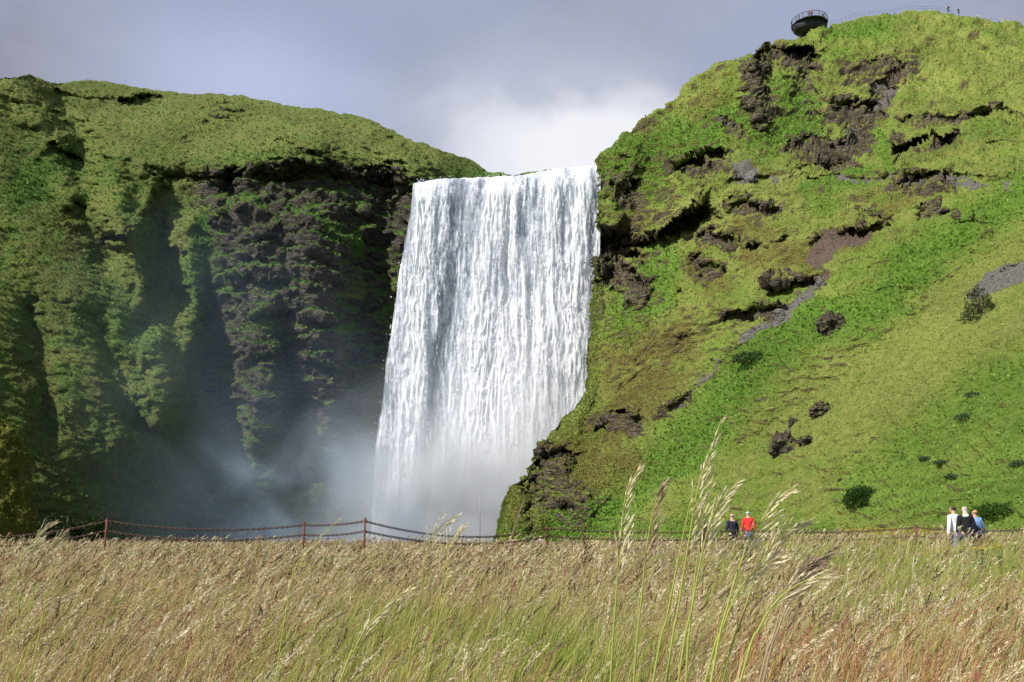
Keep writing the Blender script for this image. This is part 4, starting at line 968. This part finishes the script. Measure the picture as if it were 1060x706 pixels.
# ================================================================== CHAIN FENCE ROUND THE MEADOW
RUST = simple('rusty_steel', (.15, .055, .038), .8, .1, .4, 30); CHAIN = simple('rusty_chain', (.085, .05, .035), .75, .2, .3, 40)
def groundpt(px, d):
    sx_, _ = ray(px, 560); X = float(sx_) * d; return np.array([X, d, float(ground_z(X, d))])
def posttop(px, py, d): return wp(px, py, d)
posts = [(-70, 552, 27, .03), (111, 537, 26.5, .03), (315, 541, 27, .03), (378, 537, 26, .03), (566, 545, 33, .032), (770, 547, 33, .03), (948, 544, 30, .045), (1100, 543, 28, .045), (1260, 541, 27, .045)]
fence = empty('chain_fence', groundpt(378, 26), 'low fence of rusty posts and sagging chains along the far edge of the meadow', 'fence')
fl = np.array(fence.location)
tops = []
for i, (px, py, d, r) in enumerate(posts):
    tp_ = posttop(px, py, d); g = np.array([tp_[0], d, float(ground_z(tp_[0], d))]); tops.append((tp_, g))
    mb = MB(); rr_ = r if True else .03
    mb.tube([g - C(0, 0, .3) - fl, g + (tp_ - g) * .5 - fl, tp_ - fl], rr_, 8); mb.tube([tp_ - fl, tp_ + C(0, 0, .03) - fl], [rr_ * 1.25, rr_ * .8], 8)
    for fz in (.07, .36):
        c_ = tp_ - C(0, 0, fz) - fl; mb.tube([c_ + C(-rr_ * 1.6, -.0, 0), c_ + C(rr_ * 1.6, 0, 0)], .02, 6)
    mb.build('post', RUST, fence, True)
def chain(a, b, sag):
    a, b = a - fl, b - fl; L = np.linalg.norm(b - a); n = int(L / .085); vs, fs = [], []
    ang = np.linspace(0, 2 * np.pi, 9)[:-1]; base_ = 0
    for i in range(n):
        f = (i + .5) / n; p = a + (b - a) * f - C(0, 0, 4 * sag * f * (1 - f)); T = (b - a) / L - C(0, 0, 4 * sag * (1 - 2 * f) / L); T /= np.linalg.norm(T)
        u1 = np.cross(T, C(0, 0, 1)); u1 /= np.linalg.norm(u1); u2 = np.cross(T, u1); W = u1 if i % 2 else u2; Nn = u2 if i % 2 else u1
        ring = []
        for q_ in ang:
            c_ = p + T * math.cos(q_) * .058 + W * math.sin(q_) * .03; o_dir = T * math.cos(q_) + W * math.sin(q_)
            ring.append([c_ + o_dir * .013, c_ + Nn * .013, c_ - o_dir * .013, c_ - Nn * .013])
        vs.append(np.array(ring).reshape(-1, 3))
        for j in range(8):
            for k2 in range(4):
                fs.append([base_ + j * 4 + k2, base_ + ((j + 1) % 8) * 4 + k2, base_ + ((j + 1) % 8) * 4 + (k2 + 1) % 4, base_ + j * 4 + (k2 + 1) % 4])
        base_ += 32
    mesh_np('chain', np.concatenate(vs), np.array(fs), CHAIN, fence)
for i, (s1, s2) in enumerate([(.22, .2), (.2, .22), (.05, .06), (.38, .32), (.12, .1), (.12, .1), (.12, .12), (.15, .15)]):
    a, b = tops[i][0], tops[i + 1][0]
    chain(a - C(0, 0, .07), b - C(0, 0, .07), s1); chain(a - C(0, 0, .36), b - C(0, 0, .36), s2)
# thin measuring rod in front of the falls
rod = MB(); g = groundpt(497, 38); rt = wp(497, 505, 38); rod.tube([g - C(0, 0, .3), (rt + g) / 2, rt], .014, 6)
ro = rod.build('thin_rod', simple('grey_steel', (.25, .24, .25), .5, .5), None, True); tag(ro, 'thin upright rod against the white foot of the waterfall', 'rod')

# dried dock plants
def dock(px, py, d, label, seed):
    rg = np.random.default_rng(seed); tp_ = wp(px, py, d); g = np.array([tp_[0], d, float(ground_z(tp_[0], d))]); root = empty('dock_plant', g, label, 'plant', 'dried dock plants'); H = tp_[2] - g[2]
    mb = MB(); mb.tube([(0, 0, 0), (.01, 0, H * .5), (.04, 0, H)], [.008, .006, .003], 6)
    br = []
    for k in range(7):
        z = H * (.4 + .08 * k); a = rg.random() * 6.28; L = H * .15 * (1 - k * .08); e = C(math.cos(a) * L * .45 + .02, math.sin(a) * L * .45, z + L); mb.tube([(.015, 0, z), e], [.005, .002], 5); br.append((C(.015, 0, z), e))
    mb.build('stem', simple('dock_stem', (.12, .04, .025)), root, True)
    br.append((C(.02, 0, H * .6), C(.04, 0, H))); Q = []
    for a_, b_ in br:
        for k in range(45):
            p = a_ + (b_ - a_) * rg.random() + rg.normal(0, .012, 3); D = rg.normal(0, 1, 3); D /= np.linalg.norm(D); U = np.cross(D, rg.normal(0, 1, 3)); U /= np.linalg.norm(U); s = .022
            Q.append([p, p + D * s * .5 - U * s * .4, p + D * s, p + D * s * .5 + U * s * .4])
    Q = np.array(Q).reshape(-1, 3); tinted('seed_head', Q, np.arange(len(Q)).reshape(-1, 4), np.repeat(C(.12, .06, .04)[None], len(Q), 0), root)
dock(604, 542, 16, 'dark red dried dock plant in front of the slope foot', 1)

# yellow flowers
def flower(px, py, d, label, seed, nh=16, spread=.12, big=.014):
    rg = np.random.default_rng(seed); tp_ = wp(px, py, d); g = np.array([tp_[0], d, float(ground_z(tp_[0], d))]); root = empty('yellow_flower_plant', g, label, 'flowers', 'yellow ragwort like flowers'); H = tp_[2] - g[2]
    mb = MB(); heads = []
    for k in range(nh):
        e = C(rg.normal(0, spread), rg.normal(0, spread * .6), H + rg.normal(0, .02)); mb.tube([(0, 0, 0), (e[0] * .3, e[1] * .3, H * .7), e], [.005, .004, .003], 5)
        Q = []
        for j in range(9):
            a = j * .7; D = C(math.cos(a), math.sin(a), .25) ; W = C(-math.sin(a), math.cos(a), 0); Q.append([e, e + D * big - W * big * .35, e + D * big * 2, e + D * big + W * big * .35])
        Q_ = np.array(Q).reshape(-1, 3); heads.append(tinted('flower_head', Q_, np.arange(len(Q_)).reshape(-1, 4), np.repeat(C(.75, .6, .02)[None], len(Q_), 0), root))
    mb.build('stem', simple('green_stem', (.1, .15, .03)), root, True)
flower(1014, 568, 15, 'yellow flower cluster below the people at the right', 1, 20, .13, .02); flower(1034, 566, 15.5, 'smaller yellow flower cluster nearest the right edge', 2, 12, .08, .02)
rg = np.random.default_rng(5); Q = []; 
for k in range(900):
    px = rg.uniform(870, 985); d = 34 + rg.random() * 6; sx_, _ = ray(px, 545); X = float(sx_) * d; z = float(ground_z(X, d)) + rg.uniform(.55, .8)
    for j in range(5):
        a = j * 1.26; D = C(math.cos(a), math.sin(a), .5); W = C(-math.sin(a), math.cos(a), 0); e = C(X, d, z); s = .022; Q.append([e, e + D * s - W * s * .5, e + D * s * 2, e + D * s + W * s * .5])
Q = np.array(Q).reshape(-1, 3); tag(mesh_np('flower_undergrowth', Q, np.arange(len(Q)).reshape(-1, 4), BLADE, None, None, np.repeat(C(.5, .42, .03)[None], len(Q), 0)), 'drift of small yellow flowers along the foot of the right slope', kind='stuff')

# ================================================================== PEOPLE
def skin(name, verts, edges, radii, mat, parent, subs=2):
    me = bpy.data.meshes.new(name); me.from_pydata([tuple(map(float, v)) for v in verts], edges, []); o = bpy.data.objects.new(name, me); COL.objects.link(o)
    md = o.modifiers.new('s', 'SKIN'); md.use_smooth_shade = True; me.skin_vertices[0].data[0].use_root = True
    for i, r in enumerate(radii):
        me.skin_vertices[0].data[i].radius = (r if isinstance(r, tuple) else (r, r))
    sb = o.modifiers.new('b', 'SUBSURF'); sb.levels = subs; sb.render_levels = subs
    dg = bpy.context.evaluated_depsgraph_get(); nm = bpy.data.meshes.new_from_object(o.evaluated_get(dg)); o.modifiers.clear(); old = o.data; o.data = nm; nm.name = name; bpy.data.meshes.remove(old)
    nm.materials.clear(); nm.materials.append(mat); nm.polygons.foreach_set('use_smooth', [True] * len(nm.polygons)); o.parent = parent
    return o
_mc = {}
def cloth(c):
    if c not in _mc: _mc[c] = simple('fabric', c, .85, 0, .12, 18)
    return _mc[c]
SKINM = simple('skin', (.55, .33, .24), .6, 0, .05)
def person(loc, rz, label, h, top, leg, hair, group=None, arms=((.06, .0), (.06, .0)), stride=.12, hat=None, bag=None, hood=False, subs=2, longhair=False, lean=0.0):
    """stands at loc facing local +Y; arms = (out, forward) per side"""
    k = h / 1.75; root = empty('person', loc, label, 'person', group, rz); S = lambda *p: (p[0] * k, p[1] * k, p[2] * k)
    ly = lambda z: lean * max(0, z - .9)
    V = [S(0, 0, .95), S(0, ly(1.12), 1.12), S(0, ly(1.32) - .01, 1.32), S(0, ly(1.44), 1.44), S(0, ly(1.5), 1.51), S(0, ly(1.58) + .015, 1.58), S(0, ly(1.67) + .012, 1.665), S(0, ly(1.71), 1.715), S(0, ly(1.6) + .105, 1.625)]
    E = [(0, 1), (1, 2), (2, 3), (3, 4), (4, 5), (5, 6), (6, 7), (5, 8)]; R = [(.11, .08), (.11, .08), (.14, .09), (.1, .08), (.052, .052), (.072, .08), (.078, .092), (.055, .07), (.012, .018)]
    J = {}
    for s in (-1, 1):
        out, fw = arms[0 if s < 0 else 1]; b = len(V)
        hip, knee, ank, toe = (s * .095, 0, .88), (s * .105, stride * s * .5 + .03, .49), (s * .11, stride * s - .03, .09), (s * .125, stride * s + .13, .035)
        sh, el, wr, pl = (s * .17, ly(1.42), 1.42), (s * (.21 + out * .5), ly(1.15) - .03 + fw * .35, 1.15), (s * (.22 + out), ly(.92) + .03 + fw, .92 + fw * .45), (s * (.225 + out), .05 + fw * 1.12, .84 + fw * .55)
        V += [S(*hip), S(*knee), S(*ank), S(*toe), S(*sh), S(*el), S(*wr), S(*pl)]
        E += [(0, b), (b, b + 1), (b + 1, b + 2), (b + 2, b + 3), (3, b + 4), (b + 4, b + 5), (b + 5, b + 6), (b + 6, b + 7)]
        R += [.085, .055, .038, .034, .055, .042, .028, (.036, .02)]
        for f in range(4):      # fingers
            fx = (f - 1.5) * .016; n0 = len(V); L = (.062, .074, .07, .055)[f]
            V += [S(pl[0] + fx * .4, pl[1] + fx, pl[2] - .03), S(pl[0] + fx * .4 - s * .008, pl[1] + fx * 1.2 + .004, pl[2] - .03 - L * .55), S(pl[0] - s * .02, pl[1] + fx * 1.2 + .01, pl[2] - .03 - L)]
            E += [(b + 7, n0), (n0, n0 + 1), (n0 + 1, n0 + 2)]; R += [.0095, .0085, .007]
        n0 = len(V); V += [S(pl[0] - s * .01, pl[1] + .035, pl[2] + .01), S(pl[0] - s * .02, pl[1] + .055, pl[2] - .03)]; E += [(b + 7, n0), (n0, n0 + 1)]; R += [.011, .009]
        J[s] = (hip, knee, ank, toe, sh, el, wr, pl)
    Rk = [tuple(x * k for x in r) if isinstance(r, tuple) else r * k for r in R]
    body = skin('body', V, E, Rk, SKINM, root, subs)
    # ears and eyes
    z_ = 1.635
    for s in (-1, 1):
        mb = MB(); mb.tube([S(s * .078, ly(z_), z_ - .02), S(s * .088, ly(z_) - .006, z_ + .005), S(s * .08, ly(z_), z_ + .025)], [.01 * k, .014 * k, .008 * k], 6)
        mb.build('ear', SKINM, body, True)
        mb = MB(); mb.tube([S(s * .03, ly(z_) + .086, z_ + .015), S(s * .03, ly(z_) + .1, z_ + .015)], [.011 * k, .008 * k], 8)
        mb.build('eye', cloth((.03, .025, .02)), body, True)
    # jacket
    b = J; Vj = [S(0, 0, .84), S(0, ly(1.08), 1.06), S(0, ly(1.3), 1.3), S(0, ly(1.43), 1.43), S(0, ly(1.5), 1.495)]; Ej = [(0, 1), (1, 2), (2, 3), (3, 4)]; Rj = [(.165, .125), (.15, .12), (.17, .13), (.12, .1), (.07, .07)]
    for s in (-1, 1):
        n0 = len(Vj); hip, knee, ank, toe, sh, el, wr, pl = b[s]; mid = tuple((sh[i] + el[i]) / 2 for i in range(3)); w2 = tuple(el[i] + (wr[i] - el[i]) * .92 for i in range(3))
        Vj += [S(*sh), S(*mid), S(*el), S(*w2)]; Ej += [(3, n0), (n0, n0 + 1), (n0 + 1, n0 + 2), (n0 + 2, n0 + 3)]; Rj += [.075, .065, .058, .046]
    skin('jacket', Vj, Ej, [tuple(x * k for x in r) if isinstance(r, tuple) else r * k for r in Rj], cloth(top), root, subs)
    Vt = [S(0, 0, .97), S(0, 0, .88)]; Et = [(0, 1)]; Rt = [(.145, .11), (.15, .12)]
    for s in (-1, 1):
        n0 = len(Vt); hip, knee, ank, toe, sh, el, wr, pl = b[s]; Vt += [S(*hip[:2], .8), S(*knee), S(ank[0], ank[1] - .01, .13)]; Et += [(1, n0), (n0, n0 + 1), (n0 + 1, n0 + 2)]; Rt += [.1, .072, .058]
    skin('trousers', Vt, Et, [tuple(x * k for x in r) if isinstance(r, tuple) else r * k for r in Rt], cloth(leg), root, subs)
    for s in (-1, 1):
        hip, knee, ank, toe = b[s][:4]; skin('shoe', [S(ank[0], ank[1] - .04, .05), S(ank[0], ank[1] + .05, .05), S(toe[0], toe[1] + .02, .035)], [(0, 1), (1, 2)], [.045 * k, .048 * k, .035 * k], cloth((.05, .045, .04)), root, 1)
    # hair or hat
    z0_ = ly(1.67)
    hv = [S(0, z0_ - .03, 1.60), S(0, z0_ - .022, 1.67), S(0, z0_ - .006, 1.73)]; hr = [(.075, .07), (.092, .095), (.07, .08)]
    if longhair: hv = [S(0, z0_ - .07, 1.42), S(0, z0_ - .06, 1.52)] + hv; hr = [(.07, .03), (.08, .05)] + hr
    skin('hat' if hat else 'hair', hv, [(i, i + 1) for i in range(len(hv) - 1)], [(a * k, c_ * k) for a, c_ in hr], cloth(hat or hair), root, subs)
    if hood:
        skin('hood', [S(-.1, ly(1.45) - .06, 1.45), S(0, ly(1.45) - .1, 1.46), S(.1, ly(1.45) - .06, 1.45)], [(0, 1), (1, 2)], [.05 * k, .065 * k, .05 * k], cloth(hood), root, subs)
    if bag:
        g = skin('backpack', [S(0, ly(1.1) - .19, 1.05), S(0, ly(1.2) - .2, 1.2), S(0, ly(1.38) - .18, 1.38)], [(0, 1), (1, 2)], [(.13 * k, .08 * k), (.15 * k, .1 * k), (.12 * k, .08 * k)], cloth(bag), root, subs)
    return root
def on_ground(px, py_head, h, d):
    """ground point under a person whose head top shows at the given pixel; rises or falls with the bank the person stands on"""
    t_ = wp(px, py_head, d); return np.array([t_[0], d, t_[2] - h])
G3 = 'family walking behind the meadow fence'
person(on_ground(987, 523.5, 1.74, 27), .3, 'person with dark hair in a white jacket and jeans, leftmost of three walkers', 1.74, (.78, .78, .8), (.12, .22, .45), (.06, .03, .025), G3, arms=((.16, -.1), (.08, 0)), lean=.04)
person(on_ground(998, 524.5, 1.68, 26.6), -.2, 'person in a black coat with a white hood between the white jacket and the child', 1.7, (.012, .012, .014), (.03, .03, .04), (.5, .44, .38), G3, hood=(.75, .75, .75), longhair=True)
person(on_ground(1008.5, 527.5, 1.55, 27), .1, 'shorter fair haired person in a light blue top at the right of the three walkers', 1.55, (.22, .38, .68), (.03, .035, .06), (.5, .28, .12), G3, bag=(.1, .16, .3))
G2 = 'two walkers behind the tall grasses'
person(on_ground(757.5, 531.5, 1.72, 36), .2, 'grey haired person in a dark navy jacket left of the red jacket', 1.72, (.02, .022, .045), (.02, .02, .03), (.45, .36, .32), G2, arms=((.05, .1), (.05, .1)))
person(on_ground(774, 529, 1.74, 36), -.25, 'person in a bright red jacket and pale cap behind the tall grasses', 1.74, (.65, .035, .03), (.08, .11, .17), (.2, .1, .05), G2, hat=(.45, .6, .55), lean=.06)
GB = 'walkers seen down the river bank'
person(on_ground(529, 554.5, 1.7, 62), 0, 'person with a pinkish cap barely showing above the grass at the rock foot', 1.7, (.5, .3, .28), (.05, .05, .08), (.2, .12, .08), GB, hat=(.5, .3, .27), subs=1)
person(on_ground(553.5, 553.5, 1.72, 62), .4, 'person in dark clothes barely showing above the grass left of the pink hat', 1.72, (.05, .04, .06), (.05, .05, .06), (.05, .03, .03), GB, subs=1)
person(on_ground(559.5, 554.5, 1.66, 61.5), .2, 'person with a pale pink hat barely showing above the grass', 1.66, (.6, .42, .42), (.2, .2, .2), (.2, .12, .08), GB, hat=(.7, .5, .48), subs=1)

# ================================================================== CLIFF-TOP PLATFORM, RAILINGS, HIKERS
DARK = simple('dark_steel', (.035, .035, .042), .6, .4, .2, 8); GALV = simple('galvanised_steel', (.2, .2, .22), .5, .5)
e0 = on_right(846, 31); pc = wp(838, 26.5, e0[1] + 5.5); dP = float(pc[1]); S_ = dP / F * 1.06
plat = empty('viewing_platform', pc, 'dark steel round viewing platform jutting from the top edge of the right hill', 'platform')
Rp = 18.5 * S_; slope_ = .12
mb = MB(); nseg = 12; prof_ = [(1.0, 0.0), (1.0, -.7), (.94, -1.2), (.78, -1.6), (.55, -1.8), (.3, -1.85)]
for k in range(len(prof_)):
    r_, z_ = prof_[k]
for (ra, za), (rb, zb) in zip(prof_[:-1], prof_[1:]):
    vs = []
    for rr_, zz_ in ((ra, za), (rb, zb)):
        for a in range(nseg): vs.append((math.cos(a * 2 * math.pi / nseg) * rr_ * Rp - (1 - rr_) * .5, math.sin(a * 2 * math.pi / nseg) * rr_ * Rp * .75, zz_))
    mb.add(vs, [(a, (a + 1) % nseg, nseg + (a + 1) % nseg, nseg + a) for a in range(nseg)])
vs = [(math.cos(a * 2 * math.pi / nseg) * .3 * Rp, math.sin(a * 2 * math.pi / nseg) * .3 * Rp, -1.85) for a in range(nseg)]; mb.add(vs, [tuple(range(nseg))])
mb.build('hull', DARK, plat)
mb = MB(); vs = [(math.cos(a * 2 * math.pi / nseg) * Rp * 1.03, math.sin(a * 2 * math.pi / nseg) * Rp * 1.03, z_) for z_ in (.0, .12) for a in range(nseg)]
mb.add(vs, [tuple(range(nseg))[::-1], tuple(range(nseg, 2 * nseg))] + [(a, (a + 1) % nseg, nseg + (a + 1) % nseg, nseg + a) for a in range(nseg)]); mb.build('deck', DARK, plat)
for a in range(14):
    an = a * 2 * math.pi / 14; x, y = math.cos(an) * Rp, math.sin(an) * Rp; mb = MB()
    mb.tube([(x, y, -.3), (x * 1.02, y * 1.02, .6), (x * 1.0, y, 1.25)], .06, 6); mb.build('railing_post', DARK, plat, True)
mb = MB(); ring = [(math.cos(a * 2 * math.pi / 36) * Rp, math.sin(a * 2 * math.pi / 36) * Rp, 1.25) for a in range(37)]; mb.tube(ring, .06, 6, False); mb.build('handrail', DARK, plat, True)
for zz_ in (.45, .85):
    mb = MB(); mb.tube([(x, y, zz_) for x, y, z in ring], .02, 5, False); mb.build('rail_wire', DARK, plat, True)
GP = 'visitors on the clifftop'
dk = pc + C(0, 0, .12)
person(dk + C(-13 * S_, -1.2, 0), 1.2, 'dark clothed visitor at the left rail of the cliff platform', 1.7, (.03, .03, .04), (.03, .03, .04), (.03, .02, .02), GP, subs=1)
person(dk + C(-2.5 * S_, -2.9, 0), .4, 'visitor in a red and white jacket in the middle of the cliff platform', 1.85, (.75, .25, .22), (.06, .12, .3), (.1, .05, .04), GP, subs=1)
person(dk + C(-4.5 * S_, -2.5, 0), -.3, 'visitor in dark clothes behind the red jacket on the platform', 1.75, (.12, .06, .07), (.05, .1, .25), (.05, .03, .03), GP, subs=1)
person(dk + C(11.5 * S_, -1.8, 0), 2.0, 'dark clothed visitor at the right rail of the cliff platform', 1.7, (.03, .03, .045), (.03, .03, .04), (.03, .02, .02), GP, subs=1)
def ridge_at(px):
    j = np.argmin(np.abs(proj(PR[-8])[0] - px)); return PR[-8, j].copy()
for px, lab, lt in [(982, 'dark figure with a backpack standing on the skyline left of the other hiker', (.03, .03, .05)), (993, 'hunched dark figure at the right of the pair on the skyline', (.025, .025, .045))]:
    q = ridge_at(px); q[2] += .12
    person(q, 1.4, lab, 1.9 if px < 990 else 1.7, (.03, .03, .045), lt, (.03, .02, .02), 'hikers on the skyline path', bag=(.04, .04, .06), subs=1, lean=0 if px < 990 else .25, arms=((.1, .2), (.1, .2)))
pxs = [860, 872, 886, 900, 912, 926, 939, 954, 971, 988, 1003, 1011]
hr_ = empty('cliff_top_railing', ridge_at(900), 'thin metal railing along the skyline from the platform to the hikers', 'railing'); hl = np.array(hr_.location); tpz = []
for px in pxs:
    q = ridge_at(px) - hl; mb = MB(); mb.tube([q - C(0, 0, .5), q + C(0, 0, 1.15)], .035, 6); mb.build('post', GALV, hr_, True); tpz.append(q + C(0, 0, 1.12))
for dz in (0, -.5):
    mb = MB(); mb.tube([p + C(0, 0, dz) for p in tpz[:-2]], .022, 6, False); mb.build('rail', GALV, hr_, True)
PALEW = simple('pale_timber', (.36, .34, .28), .8, 0, .15, 6)
pw = empty('timber_handrail', ridge_at(1036), 'pale timber stair handrail descending right from the skyline path', 'railing'); hl = np.array(pw.location); tt_ = []
for px in [1011, 1022, 1036, 1050, 1064, 1080, 1100]:
    q = ridge_at(px) + C(0, -.4, 0) - hl; mb = MB(); w_ = .3 if px == 1036 else .08; mb.box((q[0], q[1], q[2] + .3), (w_, w_, 1.9 if px == 1036 else 1.3)); mb.build('post', PALEW, pw); tt_.append(q + C(0, 0, .75))
mb = MB(); mb.tube(tt_, .06, 6); mb.build('rail', PALEW, pw, True)
